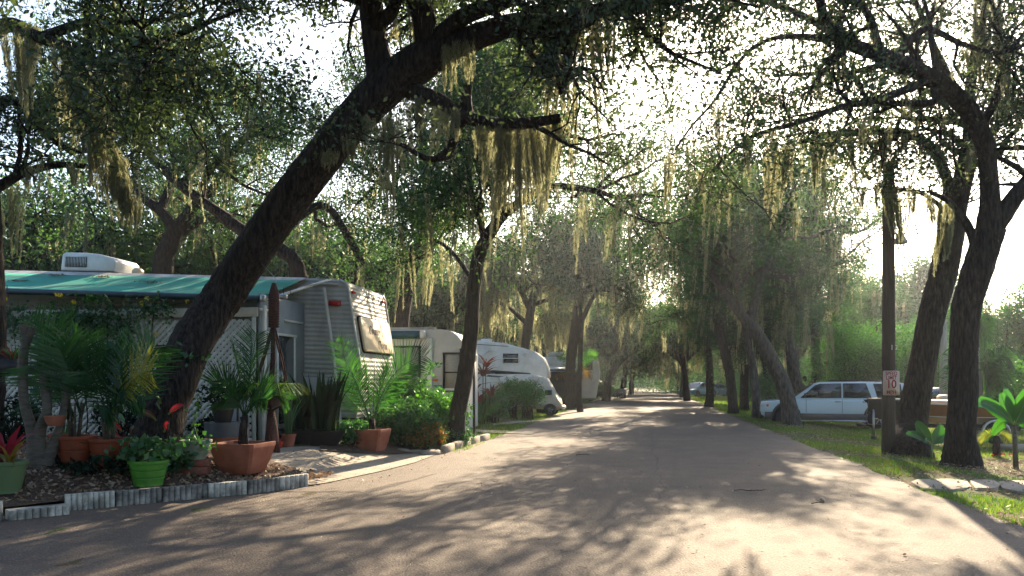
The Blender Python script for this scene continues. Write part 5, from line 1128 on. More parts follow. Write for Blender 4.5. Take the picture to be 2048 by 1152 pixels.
# ---------------------------------------------------------------- covered golf cart and far cart
gc = gY(1066, 33.2); kc = 33.2 / F
cv = empty('covered_golf_cart', gc, 'golf cart under a wrinkled off-white cover by the road', 'golf cart', rz=-.16)
def zc(py): return 1.45 + (762 - py) * kc - gc.z
M['cover'] = mat('off white canvas cover', (.6, .57, .48), .85, col2=(.45, .42, .35), scale=3, bump=.5, bscale=6)
r_ = np.random.default_rng(3)
def cr(x, z0, z1, hw):
    pts = []
    for k in range(16):
        q = k / 16 * TAU; yy = hw * (abs(math.cos(q)) ** .5) * (1 if math.cos(q) > 0 else -1); zz = (z0 + z1) / 2 + (z1 - z0) / 2 * (abs(math.sin(q)) ** .5) * (1 if math.sin(q) > 0 else -1)
        pts.append((x + .025 * r_.normal(), yy * (1 + .05 * r_.normal()), zz + .02 * r_.normal()))
    return pts
mb = MB(); mb.loft([cr(-1.45, .3, 1.35, .5), cr(-1.35, .25, 1.6, .58), cr(-.6, .25, 1.68, .62), (cr(.2, .25, 1.68, .62)), cr(.62, .25, 1.55, .6), cr(.85, .25, 1.1, .58), cr(1.08, .25, .75, .56), cr(1.2, .28, .5, .5)])
mb.build('cover', M['cover'], cv, local=True, smooth=.8)
for x in (.78, -1.0):
    for s in (1, -1): wheel(cv, x, s * .56, .25, s, .18)
mb = MB(); mb.box((.72, -.64, .95), (.28, .02, .2), bev=.008); mb.build('cover_window', M['dark'], cv, local=True)
mb = MB(); mb.box((1.27, 0, .34), (.14, 1.0, .16), bev=.05); mb.build('bumper', M['fibre'], cv, local=True)
g = gY(1226, 66); ct = empty('golf_cart', g, 'small grey golf cart parked beneath the far left oaks', 'golf cart', rz=-.2)
mb = MB(); mb.box((0, 0, .55), (2.2, 1.1, .55), bev=.1); mb.build('body', M['silver'], ct, local=True)
mb = MB(); mb.box((0, 0, 1.8), (1.9, 1.15, .07), bev=.02); mb.build('roof', M['fibre'], ct, local=True)
for x in (-.85, .85):
    for s in (1, -1): mb = MB(); mb.tube([(x, s * .5, .8), (x * .95, s * .5, 1.78)], .03, 5); mb.build('roof_post', M['dkmetal'], ct, local=True)
for x in (-.75, .75):
    for s in (1, -1): wheel(ct, x, s * .5, .24, s, .16)
mb = MB(); mb.box((-.2, 0, .95), (.6, 1.0, .25), bev=.05); mb.build('seat', M['dark'], ct, local=True)

# ---------------------------------------------------------------- poles, sign, fence
gp1 = gp(1777, 909); pole = empty('wooden_pole', gp1, 'dark wooden pole with the speed limit sign and number 17', 'pole')
Yp = gp1.y; r1 = 12.5 / F * Yp; ztop = 1.45 + (762 - 325) / F * Yp - gp1.z
mb = MB(); mb.lathe((0, 0, 0), [(r1 * 1.05, -.3), (r1 * 1.05, 0), (r1, ztop * .3), (r1 * .88, ztop)], 20); mb.build('post', M['wood'], pole, local=True, smooth=.8)
text_mesh('number_plate', '1 7', .15, M['metal'], pole, Matrix.Translation((.055, -r1 - .004, 1.45 + (762 - 696) / F * Yp - gp1.z)) @ Matrix.Rotation(math.pi / 2, 4, 'X') @ Matrix.Scale(.8, 4, (1, 0, 0)), extrude=.003, bold=.001)
zl = 1.45 + (762 - 482) / F * Yp - gp1.z
mb = MB(); mb.tube([(r1, 0, zl + .15), (.2, -.05, zl + .12)], .02, 6); lm_ = mb.build('lamp_arm', M['metal'], pole, local=True)
mb = MB(); mb.lathe((.22, -.05, zl), [(.13, -.06), (.14, -.02), (.09, .06), (.05, .16), (.03, .17)], 16); mb.build('lamp_shade', M['fibre_grey'], lm_, local=True, smooth=.8)
sw_, sh_ = 33 / F * Yp, 49 / F * Yp; zs = 1.45 + (762 - 766) / F * Yp - gp1.z; xs0 = (1776 - 1777) / F * Yp
sg = empty('speed_sign', gp1 + Vector((xs0, -r1 - .012, zs)), 'cream sign reading SPEED LIMIT 10 MPH in red', 'sign')
mb = MB(); mb.prismz(rrect(sw_ / 2, sh_ / 2, .025), -.003, .003); RX = Matrix.Rotation(math.pi / 2, 4, 'X'); mb.v = [tuple(RX @ Vector(p)) for p in mb.v]; pt = mb.build('plate', M['signcream'], sg, local=True)
for tx, sz, yy, wd, bo_ in (('SPEED', .088, .375, .95, .0014), ('LIMIT', .088, .205, 1.0, .0014), ('10', .19, -.06, 1.05, .004), ('MPH', .088, -.375, 1.05, .0014)):
    text_mesh('lettering', tx, sz * sh_ / .5 * 1.22, M['signred'], sg, RX @ Matrix.Translation((0, yy * sh_, .0035)) @ Matrix.Scale(wd * .86, 4, (1, 0, 0)), extrude=.001, bold=bo_)
for zz in (.46, -.46): mb = MB(); mb.lathe((0, -.006, zz * sh_), [(.008, .003), (.006, -.003)], 8, 'y'); mb.build('bolt', M['dkmetal'], sg, local=True)
g = gY(1887, 30); zt = 1.45 + (762 - 600) / F * 30 - g.z; mb = MB(); mb.lathe((0, 0, 0), [(.15, -.2), (.15, 0), (.125, zt)], 16); o = mb.build('utility_pole', M['greywood'], local=True, smooth=.8); o.location = g; tag(o, 'pale weathered pole between the two big right oaks', 'pole')
g = gY(948, 18.6); zt = 1.45 + (762 - 722) / F * 18.2 - g.z; lp = empty('post_lamp', g, 'thin black garden post with small lamp by the dark oak', 'lamp post')
mb = MB(); mb.tube([(0, 0, -.1), (0, 0, zt)], .03, 8); mb.build('post', M['dkmetal'], lp, local=True); mb = MB(); mb.lathe((0, 0, zt), [(.05, 0), (.07, .12), (.09, .13), (.02, .18)], 8); mb.build('lamp_head', M['fibre_grey'], lp, local=True)
# chain-link fence
fa = gY(1845, 36); fb = gY(2180, 30.5); fz = 1.45 + (762 - 792) / F * 36 - fa.z
fn = empty('chain_link_fence', fa, 'chain link fence with grey top rail behind the boat', 'fence')
d = (fb - fa); d.z = 0; Lf = d.length; d.normalize(); fz = 1.3
mb = MB(); mb.tube([(0, 0, fz), tuple(d * Lf + Vector((0, 0, fz)))], .025, 6); mb.build('top_rail', M['metal'], fn, local=True)
for k in range(5): mb = MB(); q = d * (Lf * k / 4); mb.tube([(q.x, q.y, -.1), (q.x, q.y, fz + .04)], .03, 6); mb.build('post', M['metal'], fn, local=True)
mb = MB()
for sgn in (1, -1):
    for k in range(int(Lf / .09) + 14):
        s0 = k * .09 - (0 if sgn > 0 else 0); s1 = s0 + sgn * fz
        a_, b_ = (s0, 0.02), (s1, fz)
        if s1 < 0 or s1 > Lf or s0 > Lf: continue
        pa = d * a_[0]; pb = d * b_[0]; h = .003
        mb.add([(pa.x, pa.y, a_[1]), (pa.x + h * 2, pa.y, a_[1]), (pb.x + h * 2, pb.y, b_[1]), (pb.x, pb.y, b_[1])], [(0, 1, 2, 3)])
mb.build('mesh', M['metal'], fn, local=True)
# ---------------------------------------------------------------- plants and pots
def frond(name, base, tip, arch, parent, m, nl=34, ll=.34, lw=.028, rng=None, stalk=.2, droop=.35, vee=.25, roll=None):
    """feather frond: a rib curving from base to tip, narrow leaflets both sides"""
    rng = rng or np.random.default_rng(1); roll = (.75 + .6 * rng.random()) * (1 if rng.random() < .5 else -1) if roll is None else roll; b = np.array(base, float); e = np.array(tip, float)
    mid = (b + e) / 2 + np.array(arch, float); ts = np.linspace(0, 1, 24)
    R_ = np.array([(1 - t) ** 2 * b + 2 * t * (1 - t) * mid + t * t * e for t in ts]); L = np.linalg.norm(np.diff(R_, axis=0), axis=1).sum()
    mb = MB(); mb.tube([tuple(p) for p in R_[::2]] + [tuple(R_[-1])], list(np.linspace(.011, .003, 13)), 5)
    n = nl; Vs = []
    for k in range(n):
        t = stalk + (1 - stalk) * (k + .5) / n; i = min(22, int(t * 23)); f = t * 23 - i; p = R_[i] * (1 - f) + R_[i + 1] * f
        tg = R_[i + 1] - R_[i]; tg /= np.linalg.norm(tg); side = np.cross(tg, [0, 0, 1]); ns = np.linalg.norm(side); side = side / ns if ns > .15 else np.array([1., 0, 0]); up = np.cross(side, tg); side, up = side * math.cos(roll) + up * math.sin(roll), up * math.cos(roll) - side * math.sin(roll)
        q = (t - stalk) / (1 - stalk); l = ll * (.45 + 1.0 * math.sin(math.pi * min(1, q * .85 + .12)) ** .8) * (1 if q < .97 else .6)
        for s in (1, -1):
            d = side * s * .85 + tg * (.35 + .55 * q) + up * vee * .5 + rng.normal(size=3) * .06; d /= np.linalg.norm(d)
            d2 = d + np.array([0, 0, -droop]); d2 /= np.linalg.norm(d2)
            a = p; m1 = p + d * l * .45; tip_ = m1 + d2 * l * .55; w_ = tg * lw * .5 + up * lw * .15 * s
            Vs.append((a - w_ * .5, a + w_ * .5, m1 + w_, m1 - w_, tip_ + w_ * .1, tip_ - w_ * .1))
    for v in Vs: mb.add(v, [(0, 1, 2, 3), (3, 2, 4, 5)])
    return mb.build(name, m, parent)
def square_pot(root, g, top, bot, h, rz, m, soil=True):
    """tapered square planter with bulging sides"""
    rows = [(bot * .9, 0), (bot, .02), ((top * .45 + bot * .55) * 1.02, h * .4), (top * .97, h * .82), (top, h * .9), (top, h), (top - .07, h), (top - .09, h - .07)]
    rings = []
    for w_, z in rows:
        a = w_ / 2; c = min(.035, a * .2); pts = [(-a + c, -a), (a - c, -a), (a, -a + c), (a, a - c), (a - c, a), (-a + c, a), (-a, a - c), (-a, -a + c)]
        rings.append([Vector(g) + Matrix.Rotation(rz, 3, 'Z') @ Vector((x, y, z)) for x, y in pts])
    mb = MB(); mb.loft(rings); p = mb.build('pot', m, root, smooth=.5)
    mb = MB(); mb.box((g[0], g[1], g[2] + h - .05), (top - .1, top - .1, .03), rz); mb.build('soil', M['soil'], root)
    return p
def round_pot(root, g, r, h, m, rim=True, rings=0, base=.7, foot=False):
    prof = [(r * base, 0)]
    if foot: prof = [(r * .55, 0), (r * .6, h * .08), (r * .4, h * .2), (r * .45, h * .3), (r * .8, h * .5)]
    n = 12
    for k in range(1, n + 1):
        f = k / n; rr = r * (base + (1 - base) * (f ** (.6 if foot else .9))) * .95
        if foot and f < .5: continue
        prof.append((rr, h * f * (.86 if rim else 1)))
        if rings and k % max(1, n // rings) == 0 and k < n: prof.append((rr * 1.05, h * f * .86)); prof.append((rr * 1.05, h * (f * .86 + .03))); prof.append((rr * .97, h * (f * .86 + .035)))
    if rim: prof += [(r * 1.0, h * .87), (r * 1.02, h * .9), (r * 1.02, h)]
    prof += [(r * .92, h), (r * .88, h * .9)]
    mb = MB(); mb.lathe(g, prof, 28); p = mb.build('pot', m, root, smooth=.6)
    mb = MB(); mb.lathe(g, [(r * .87, h * .85), (r * .87, h * .91)], 20); mb.build('soil', M['soil'], root)
    return p
def bush(name, g, rx, ry, h, n, L, W, m, label, cat='shrub', group=None, stems=7, clump=16, seed=1, zlow=.12, build_stem=True, flowers=None, open_=1.0):
    root = empty(name, g, label, cat, group); r = np.random.default_rng(seed); nc = n // clump
    d = r.normal(size=(nc, 3)); d /= np.linalg.norm(d, axis=1, keepdims=True); rad = (.35 + .65 * r.random(nc) ** .5)[:, None] * (1 + .14 * r.normal(size=(nc, 1)))
    cc = d * rad; cc = np.column_stack([g[0] + cc[:, 0] * rx, g[1] + cc[:, 1] * ry, g[2] + h * (zlow + (1 - zlow) * (.5 + .5 * cc[:, 2]))])
    C = np.repeat(cc, clump, 0) + r.normal(size=(nc * clump, 3)) * min(rx, h) * .1 * open_
    leaves('foliage', C, L, W, m, root, rng=r, droop=.2)
    if build_stem:
        mb = MB()
        for k in range(stems * 3):
            c = cc[r.integers(0, nc)]; q = np.array(g); b = q + np.array([r.normal() * rx * .12, r.normal() * ry * .12, -.03]); mdl = (b + c) / 2 + np.array([0, 0, .12 * h]) - (c - b) * np.array([.15, .15, 0])
            mb.tube([b, mdl, c], [.014 * h + .004, .01 * h + .003, .004], 5)
        mb.build('stem', M['bark'], root)
    if flowers:
        fm, fn, fs = flowers
        for k in range(fn):
            c = cc[r.integers(0, nc)] * np.array([1, 1, 1]); c = c + (c - np.array([g[0], g[1], g[2] + h * .5])) * .12; q = [(c[0] + r.normal() * fs * .4, c[1] + r.normal() * fs * .4, c[2] + r.normal() * fs * .3) for _ in range(9)]
            leaves('flower', np.array(q), fs * .8, fs * .5, fm, root, rng=r)
    return root
def blade_plant(root, g, n, h, w_, m, spread, seed=1, curl=.2, name='leaf', parts=True, taper=(.5, 1, .75, .08)):
    r = np.random.default_rng(seed)
    allmb = MB()
    for k in range(n):
        a = r.random() * TAU; d0 = spread * math.sqrt(r.random()); hh = h * (.55 + .45 * r.random()); out = curl * (.4 + r.random()) * (d0 / max(spread, .01) + .2)
        b = Vector((g[0] + math.cos(a) * d0 * .45, g[1] + math.sin(a) * d0 * .45, g[2])); tw = r.random() * TAU; V = []
        for i, t in enumerate((0, .35, .7, 1)):
            c = b + Vector((math.cos(a) * out * t * t * hh, math.sin(a) * out * t * t * hh, hh * t * (1 - .35 * out * t))); ww = w_ * taper[i] * .5; s = Vector((math.cos(tw + .4 * t), math.sin(tw + .4 * t), 0)) * ww; f = Vector((-s.y, s.x, 0)) * .3
            V += [c - s + f, c, c + s + f]
        mb = MB() if parts else allmb
        mb.add(V, [q for i in range(3) for q in ((i * 3, i * 3 + 1, i * 3 + 4, i * 3 + 3), (i * 3 + 1, i * 3 + 2, i * 3 + 5, i * 3 + 4))])
        if parts: mb.build(name, m, root, smooth=True)
    if not parts: return allmb.build(name, m, root, smooth=True)
def paddle(root, base, tip, w_, m, arch=(0, 0, .2), stalk=.25, cup=.25, seed=1):
    """broad banana-like leaf with a midrib"""
    r = np.random.default_rng(seed); b = np.array(base, float); e = np.array(tip, float); mid = (b + e) / 2 + np.array(arch); n = 14; V = []; mb = MB()
    R_ = [(1 - t) ** 2 * b + 2 * t * (1 - t) * mid + t * t * e for t in np.linspace(0, 1, n + 1)]
    for i, p in enumerate(R_):
        t = i / n; tg = (R_[min(i + 1, n)] - R_[max(i - 1, 0)]); tg /= np.linalg.norm(tg); s = np.cross(tg, [0, -1, .25]); s /= np.linalg.norm(s); up = np.cross(s, tg)
        q = max(0, (t - stalk) / (1 - stalk)); ww = w_ * .5 * (math.sin(math.pi * min(1, q ** .8 * .96 + .0)) ** .6 if q > 0 else 0) + .008
        for j, f in enumerate((-1, -.5, 0, .5, 1)): V.append(p + s * ww * f * (1 + .03 * r.normal()) + up * abs(f) * ww * cup)
    Fs = [(i * 5 + j, i * 5 + j + 1, i * 5 + j + 6, i * 5 + j + 5) for i in range(n) for j in range(4)]
    mb.add(V, Fs); lf = mb.build('leaf', m, root, smooth=True)
    mb = MB(); mb.tube([p + np.array([0, .0, -.006]) for p in R_], list(np.linspace(.014, .004, n + 1)), 5); mb.build('midrib', M['stem_green'], lf)
    return lf
M['stem_green'] = mat('green stalk', (.12, .2, .05), .5)
M['cane'] = mat('pale ringed cane', (.13, .11, .085), .85, col2=(.06, .05, .04), scale=9, stretch=(1, 1, 3))
M['caneplant'] = M['cane']
def Pw(px, py, Y): p = P(px, py, Y); return (p.x, p.y, p.z)

# square planters with feather palms
g = gp(486, 946, .09)
r1_ = empty('potted_palm', g, 'feather palm in the large square terracotta planter nearest the road', 'potted palm', 'palms in square terracotta planters')
Yg = g.y; square_pot(r1_, g, .66, .44, .42, math.radians(-12), M['terra'])
zt = g.z + .38
mb = MB(); mb.tube([(g.x, g.y, zt - .05), (g.x + .01, g.y, zt + .22), (g.x + .03, g.y, zt + .42)], [.07, .06, .04], 9); mb.build('stem', M['bark'], r1_, smooth=True)
b = (g.x + .02, g.y, zt + .38); r_ = np.random.default_rng(2)
for px, py, dy, ar in [(513, 668, 0, (0, 0, .15)), (505, 690, .25, (.02, 0, .1)), (440, 758, -.2, (-.05, 0, .3)), (425, 768, .1, (0, 0, .32)), (540, 760, .2, (0, 0, .3)), (470, 700, .4, (0, 0, .2)), (455, 800, -.35, (0, 0, .25)), (535, 800, -.3, (0, 0, .2)), (575, 800, .2, (0, 0, .35))]:
    frond('frond', b, Pw(px, py, Yg + dy), ar, r1_, M['palm'], 34, .28, .022, r_, droop=.12)
g = gp(744, 903)
r1_ = empty('potted_palm', g, 'feather palm in the square terracotta planter before the trailer sign', 'potted palm', 'palms in square terracotta planters')
Yg = g.y; square_pot(r1_, g, .57, .4, .43, math.radians(-14), M['terra']); zt = g.z + .38
mb = MB(); mb.tube([(g.x, g.y, zt - .05), (g.x, g.y, zt + .25)], [.07, .05], 9); mb.build('stem', M['bark'], r1_, smooth=True); b = (g.x, g.y, zt + .1)
for px, py, dy, ar, ll in [(672, 684, -.1, (.05, 0, .12), .34), (700, 640 + 90, .5, (-.1, 0, .2), .3), (852, 712, 0, (-.25, 0, .55), .44), (822, 728, .3, (-.1, 0, .3), .4), (728, 725, .3, (0, 0, .1), .3), (660, 780, .2, (-.1, 0, .4), .3), (775, 740, -.2, (0, 0, .2), .34)]:
    frond('frond', b, Pw(px, py, Yg + dy), ar, r1_, M['palm'], 40, ll, .02, r_, droop=.12)
mb = MB(); mb.tube([Pw(744, 880, Yg), Pw(750, 720, Yg + .05)], .007, 5); mb.build('support_stake', M['dkmetal'], r1_)

# palms in orange pots on the left
for (px, py, pr, lab, fr) in [(150, 925, .25, 'feather palm in an orange pot under the brightest frond at left', [(62, 640, 0, (.1, 0, .1)), (100, 632, .1, (-.15, 0, .25)), (150, 670, -.1, (0, 0, .3)), (210, 700, .2, (0, 0, .25)), (75, 730, -.3, (-.1, 0, .25)), (60, 800, .2, (0, 0, .35)), (120, 700, -.3, (0, 0, .2))]),
                              (218, 930, .25, 'feather palm in an orange pot with yellowing fronds by the oak', [(310, 690, .1, (0, 0, .25)), (300, 742, -.2, (0, 0, .3)), (290, 800, -.2, (0, 0, .3)), (230, 690, .2, (0, 0, .2)), (170, 740, -.2, (0, 0, .3)), (255, 700, .3, (0, 0, .2)), (200, 820, -.4, (0, 0, .2))])]:
    g = gp(px, py, .1); rt_ = empty('potted_palm', g, lab, 'potted palm', 'palms in orange plastic pots'); round_pot(rt_, g, pr, .34, M['orange'], rings=2, base=.72)
    mb = MB()
    for k in range(5): mb.tube([(g.x + .05 * math.cos(k * 1.3), g.y + .05 * math.sin(k * 1.3), g.z + .3), (g.x + .1 * math.cos(k * 1.3), g.y + .1 * math.sin(k * 1.3), g.z + .75)], [.018, .012], 6)
    mb.build('stem', M['caneplant'], rt_)
    for i, (fx, fy, dy, ar) in enumerate(fr):
        q = (g.x + .08 * math.cos(i * 2.1), g.y + .08 * math.sin(i * 2.1), g.z + .55)
        frond('frond', q, Pw(fx, fy, g.y + dy), ar, rt_, M['palm_yellow'] if (px == 218 and i in (1,)) else M['palm'], 27, .36, .03, r_, droop=.12)
# extra orange pot between
g = gp(128, 905, .08); rt_ = empty('potted_plant', g, 'half hidden orange pot behind the pruned stems at left', 'potted plant'); round_pot(rt_, g, .2, .28, M['orange'], rings=1); blade_plant(rt_, (g.x, g.y, g.z + .24), 9, .5, .05, M['bush'], .12, 3, .8)
# pruned grey stems (cut back tree)
g = gp(68, 948); pt_ = empty('pruned_tree', g, 'grey cut back tree with bare forked stubs at the far left', 'tree')
Yt = g.y; t = Oak(5)
for rows in (pl([(75, 950, Yt, 20), (66, 870, Yt, 12), (48, 800, Yt, 9), (46, 720, Yt, 9), (52, 680, Yt, 8), (46, 650, Yt, 8)]), pl([(51, 690, Yt, 7), (60, 670, Yt, 7), (65, 655, Yt, 7)]),
             pl([(80, 940, Yt, 18), (78, 870, Yt, 12), (94, 820, Yt, 9), (90, 780, Yt + .1, 9), (88, 742, Yt + .1, 9)]), pl([(90, 930, Yt, 14), (118, 860, Yt + .1, 8), (130, 810, Yt + .2, 8), (132, 780, Yt + .2, 8), (127, 770, Yt + .2, 7)])): t.limb(rows, 5, 10, .04)
npmesh('trunk', np.concatenate(t.V), np.concatenate(t.Q), M['caneplant'], pt_, smooth=True)
g_ = Pw(110, 842, Yt - .15); mb = MB(); mb.lathe((g_[0], g_[1], g_[2] - .06), [(.07, 0), (.1, .05), (.12, .12), (.1, .125)], 14); o = mb.build('hanging_basket', M['terra'], origin=g_, smooth=.6); tag(o, 'small reddish bowl wired between the pruned stems', 'bowl')
# crimson bromeliad in a green pot at the left edge
g = gp(8, 985, .08); rt_ = empty('potted_bromeliad', g, 'crimson bromeliad in a green pot cut by the left edge', 'potted plant'); round_pot(rt_, g, .24, .36, mat('olive plastic pot', (.1, .16, .07), .6), rings=0); blade_plant(rt_, (g.x, g.y, g.z + .34), 20, .5, .075, M['redleaf'], .2, 4, .9, taper=(.7, 1, .8, .1)); blade_plant(rt_, (g.x + .12, g.y - .1, g.z + .3), 4, .45, .08, M['orange_leaf'], .15, 9, 1.4)
# hanging planter with bromeliad at left edge
g_ = Pw(14, 735, 11.6); rt_ = empty('hanging_planter', g_, 'dark square hanging planter with a maroon rosette at the left edge', 'hanging planter')
mb = MB(); mb.box(g_, (.36, .3, .24), taper=1.1); mb.build('basket', M['black'], rt_); blade_plant(rt_, (g_[0] + .08, g_[1], g_[2] + .1), 14, .3, .04, M['ti'], .12, 6, 1.0); blade_plant(rt_, (g_[0] + .08, g_[1], g_[2] + .12), 12, .34, .03, M['green'], .1, 16, 1.0)
mb = MB(); mb.tube([(g_[0] - .1, g_[1], g_[2] + .1), (g_[0], g_[1], g_[2] + 1.2)], .005, 4); mb.tube([(g_[0] + .15, g_[1], g_[2] + .1), (g_[0], g_[1], g_[2] + 1.2)], .005, 4); mb.build('wire', M['dkmetal'], rt_)
# lime green pot
g = gp(297, 970, .1); rt_ = empty('potted_plant', g, 'leafy plant in a bright lime green ringed pot at the bed edge', 'potted plant'); round_pot(rt_, g, .235, .31, M['lime'], rings=3, base=.72)
r_ = np.random.default_rng(8); C = np.column_stack([g.x + .2 * r_.normal(size=240), g.y + .18 * r_.normal(size=240), g.z + .33 + .26 * r_.random(240)]); leaves('foliage', C, .11, .08, M['bush'], rt_, rng=r_, droop=.3)
mb = MB(); [mb.tube([(g.x, g.y, g.z + .26), (g.x + .16 * math.cos(k), g.y + .16 * math.sin(k), g.z + .5)], .006, 5) for k in range(7)]; mb.build('stem', M['stem_green'], rt_)
# urn on bricks with climbing vine
g = gp(392, 948, .09); br = MB(); br.box((g.x - .05, g.y, g.z + .05), (.42, .24, .1), .1, bev=.01); br.box((g.x + .05, g.y + .02, g.z + .152), (.24, .2, .1), .3, bev=.01); o = br.build('brick_stack', M['brick'], origin=g); tag(o, 'old red bricks under the mossy grey bowl pot', 'bricks')
gu = Vector((g.x + .0, g.y, g.z + .1)); rt_ = empty('potted_vine', gu, 'green vine climbing from a mossy grey rimmed bowl on bricks', 'potted plant'); round_pot(rt_, gu + Vector((0, 0, .1)), .2, .25, M['stonepot'], base=.6)
mb = MB(); pts = [Pw(392 + 4 * math.sin(k), 905 - k * 13, g.y) for k in range(10)]; mb.tube(pts, .006, 5); mb.build('stem', M['stem_green'], rt_)
C = np.array([Pw(392 + 9 * r_.normal(), 900 - 115 * r_.random(), g.y + .04 * r_.normal()) for _ in range(34)] + [Pw(392 + 14 * r_.normal(), 892 + 8 * r_.normal(), g.y + .1 * r_.normal()) for _ in range(160)]); leaves('foliage', C, .075, .065, M['green'], rt_, rng=r_, droop=.3)
# tall blue and red pot behind, black pot above
g = gp(446, 897); rt_ = empty('potted_plant', g, 'dark plant in a tall pot, blue-grey above and red below', 'potted plant')
mb = MB(); mb.lathe(g, [(.2, 0), (.26, .16), (.28, .2)], 24); mb.build('pot', M['terra'], rt_, smooth=.6); mb = MB(); mb.lathe(g + Vector((0, 0, .2)), [(.283, 0), (.3, .2), (.3, .24), (.27, .24), (.26, .18)], 24); mb.build('pot_band', mat('blue grey glaze', (.06, .08, .1), .3), rt_, smooth=.6)
g3_ = g + Vector((0, 0, .4)); mb = MB(); mb.lathe(g3_, [(.12, 0), (.19, .3), (.2, .32), (.17, .31)], 20); mb.build('inner_pot', M['black'], rt_, smooth=.6)
r_ = np.random.default_rng(18); C = np.column_stack([g3_.x + .2 * r_.normal(size=260), g3_.y + .15 * r_.normal(size=260), g3_.z + .35 + .3 * r_.random(260)]); leaves('foliage', C, .12, .05, M['snake'], rt_, rng=r_)
# small pots by the door
g = gp(577, 893); rt_ = empty('potted_plant', g, 'upright grassy plant in a small terracotta pot by the macrame tail', 'potted plant'); round_pot(rt_, g, .13, .22, M['terra']); blade_plant(rt_, (g.x, g.y, g.z + .2), 26, .95, .035, M['bush'], .12, 5, .25)
g = gp(557, 898); rt_ = empty('small_red_pot', g, 'small glossy red pot on the driveway under the macrame hanger', 'pot'); round_pot(rt_, g, .08, .13, mat('red glaze', (.4, .02, .02), .25)); blade_plant(rt_, (g.x, g.y, g.z + .1), 7, .2, .03, M['redleaf'], .06, 12, .8)
# snake plants
for px, py, lab, n, sd in [(640, 890, 'larger clump of dark snake plants against the trailer wall', 46, 2), (600, 886, 'smaller clump of dark snake plants by the porch door', 16, 3)]:
    g = gp(px, py); rt_ = empty('snake_plant', g, lab, 'snake plant', 'snake plants beside the porch door'); 
    mb = MB(); mb.lathe(g, [(.3, 0), (.42, .24), (.44, .27), (.38, .26)], 24, sc_=(1.1, .8)); mb.build('pot', M['black'], rt_, smooth=.6); blade_plant(rt_, (g.x, g.y, g.z + .22), n, 1.3 if n > 20 else .9, .1, M['snake'], .75 if n > 20 else .3, sd, .28, taper=(.6, 1, .9, .05))
# macrame plant hanger
Ym = 11.3; gm = Vector(Pw(541, 780, Ym)); rt_ = empty('macrame_hanger', gm, 'brown macrame hanger holding a dark bowl, hung from the oak', 'plant hanger')
mb = MB(); mb.tube([Pw(548, 566, Ym), Pw(548, 590, Ym), Pw(547, 655, Ym)], [.03, .075, .07], 10)
for k in range(12): z = 596 + k * 5.2; p = Vector(Pw(547.5, z, Ym)); mb.lathe(p, [(.06, -.014), (.085, 0), (.06, .014)], 10)
mb.build('knotted_cord', M['rope'], rt_, smooth=True)
for q in (0.4, 1.9, 3.6, 5.1):
    c = Vector(Pw(541, 785, Ym)); mb = MB(); t0 = Vector(Pw(547, 650, Ym)); e = c + Vector((math.cos(q) * .245, math.sin(q) * .245, .02)); e2 = c + Vector((math.cos(q) * .14, math.sin(q) * .14, -.19)); e3 = c + Vector((0, 0, -.27))
    for off in (-.014, .014): mb.tube([t0 + Vector((off, 0, 0)), t0.lerp(e, .5) + Vector((off + .01, 0, 0)), e + Vector((off, 0, 0)), e2, e3], .013, 6)
    mb.build('rope', M['rope'], rt_)
c = Vector(Pw(541, 785, Ym)); mb = MB(); mb.lathe(c + Vector((0, 0, -.2)), [(.06, -.02), (.15, .02), (.215, .12), (.23, .2), (.2, .2), (.19, .16)], 20); mb.build('bowl', M['black'], rt_, smooth=.6)
mb = MB(); mb.tube([Pw(543, 822, Ym), Pw(544, 860, Ym), Pw(544, 902, Ym)], [.05, .085, .1], 12); 
for k in range(26): q = k / 26 * TAU; mb.tube([Vector(Pw(543, 828, Ym)) + Vector((math.cos(q) * .05, math.sin(q) * .05, 0)), Vector(Pw(544, 905, Ym)) + Vector((math.cos(q) * .105, math.sin(q) * .105, 0))], .009, 4)
mb.build('tassel', M['rope'], rt_)
mb = MB(); mb.tube([Pw(548, 572, Ym), Pw(553, 562, Ym), Pw(551, 556, Ym), Pw(524, 528, Ym + .2)], .006, 5); mb.build('hook', M['metal'], rt_)
sp_root = empty('spider_plant', c, 'pale spider plant spilling from the hanging macrame bowl', 'spider plant'); r_ = np.random.default_rng(4)
M['spider'] = leafmat('striped leaf', [(.12, .2, .05), (.3, .36, .14)], tf=.45); mb = MB()
for k in range(90):
    a = r_.random() * TAU; L = .25 + .3 * r_.random(); p0 = c + Vector((math.cos(a) * .1, math.sin(a) * .1, .0)); V = []
    for t in (0, .3, .6, 1): cpt = p0 + Vector((math.cos(a) * L * t, math.sin(a) * L * t, .22 * math.sin(t * 2.2) - .22 * t * t)); s = Vector((-math.sin(a), math.cos(a), 0)) * .009 * (1 - .8 * t); V += [cpt - s, cpt + s]
    mb.add(V, [(0, 1, 3, 2), (2, 3, 5, 4), (4, 5, 7, 6)])
mb.build('foliage', M['spider'], sp_root)
# pot wired to the oak trunk
g_ = Pw(352, 738, 11.25); rt_ = empty('hanging_pot', g_, 'black pot with a trailing plant and price tag hung on the oak trunk', 'hanging pot')
mb = MB(); mb.lathe((g_[0], g_[1], g_[2] - .14), [(.1, 0), (.15, .27), (.16, .28), (.13, .27)], 20); mb.build('pot', M['black'], rt_, smooth=.6); mb = MB(); mb.box((g_[0] - .03, g_[1] - .155, g_[2] + .0), (.06, .006, .05)); mb.build('label_tag', M['white'], rt_)
r_ = np.random.default_rng(28); C = np.array([Pw(355 + 26 * r_.normal(), 715 + 9 * r_.normal() , 11.2 + .1 * r_.normal()) for _ in range(130)] + [Pw(372 + 9 * r_.normal(), 760 + 30 * r_.random(), 11.2) for _ in range(40)]); leaves('foliage', C, .085, .06, M['bush'], rt_, rng=r_, droop=.5)
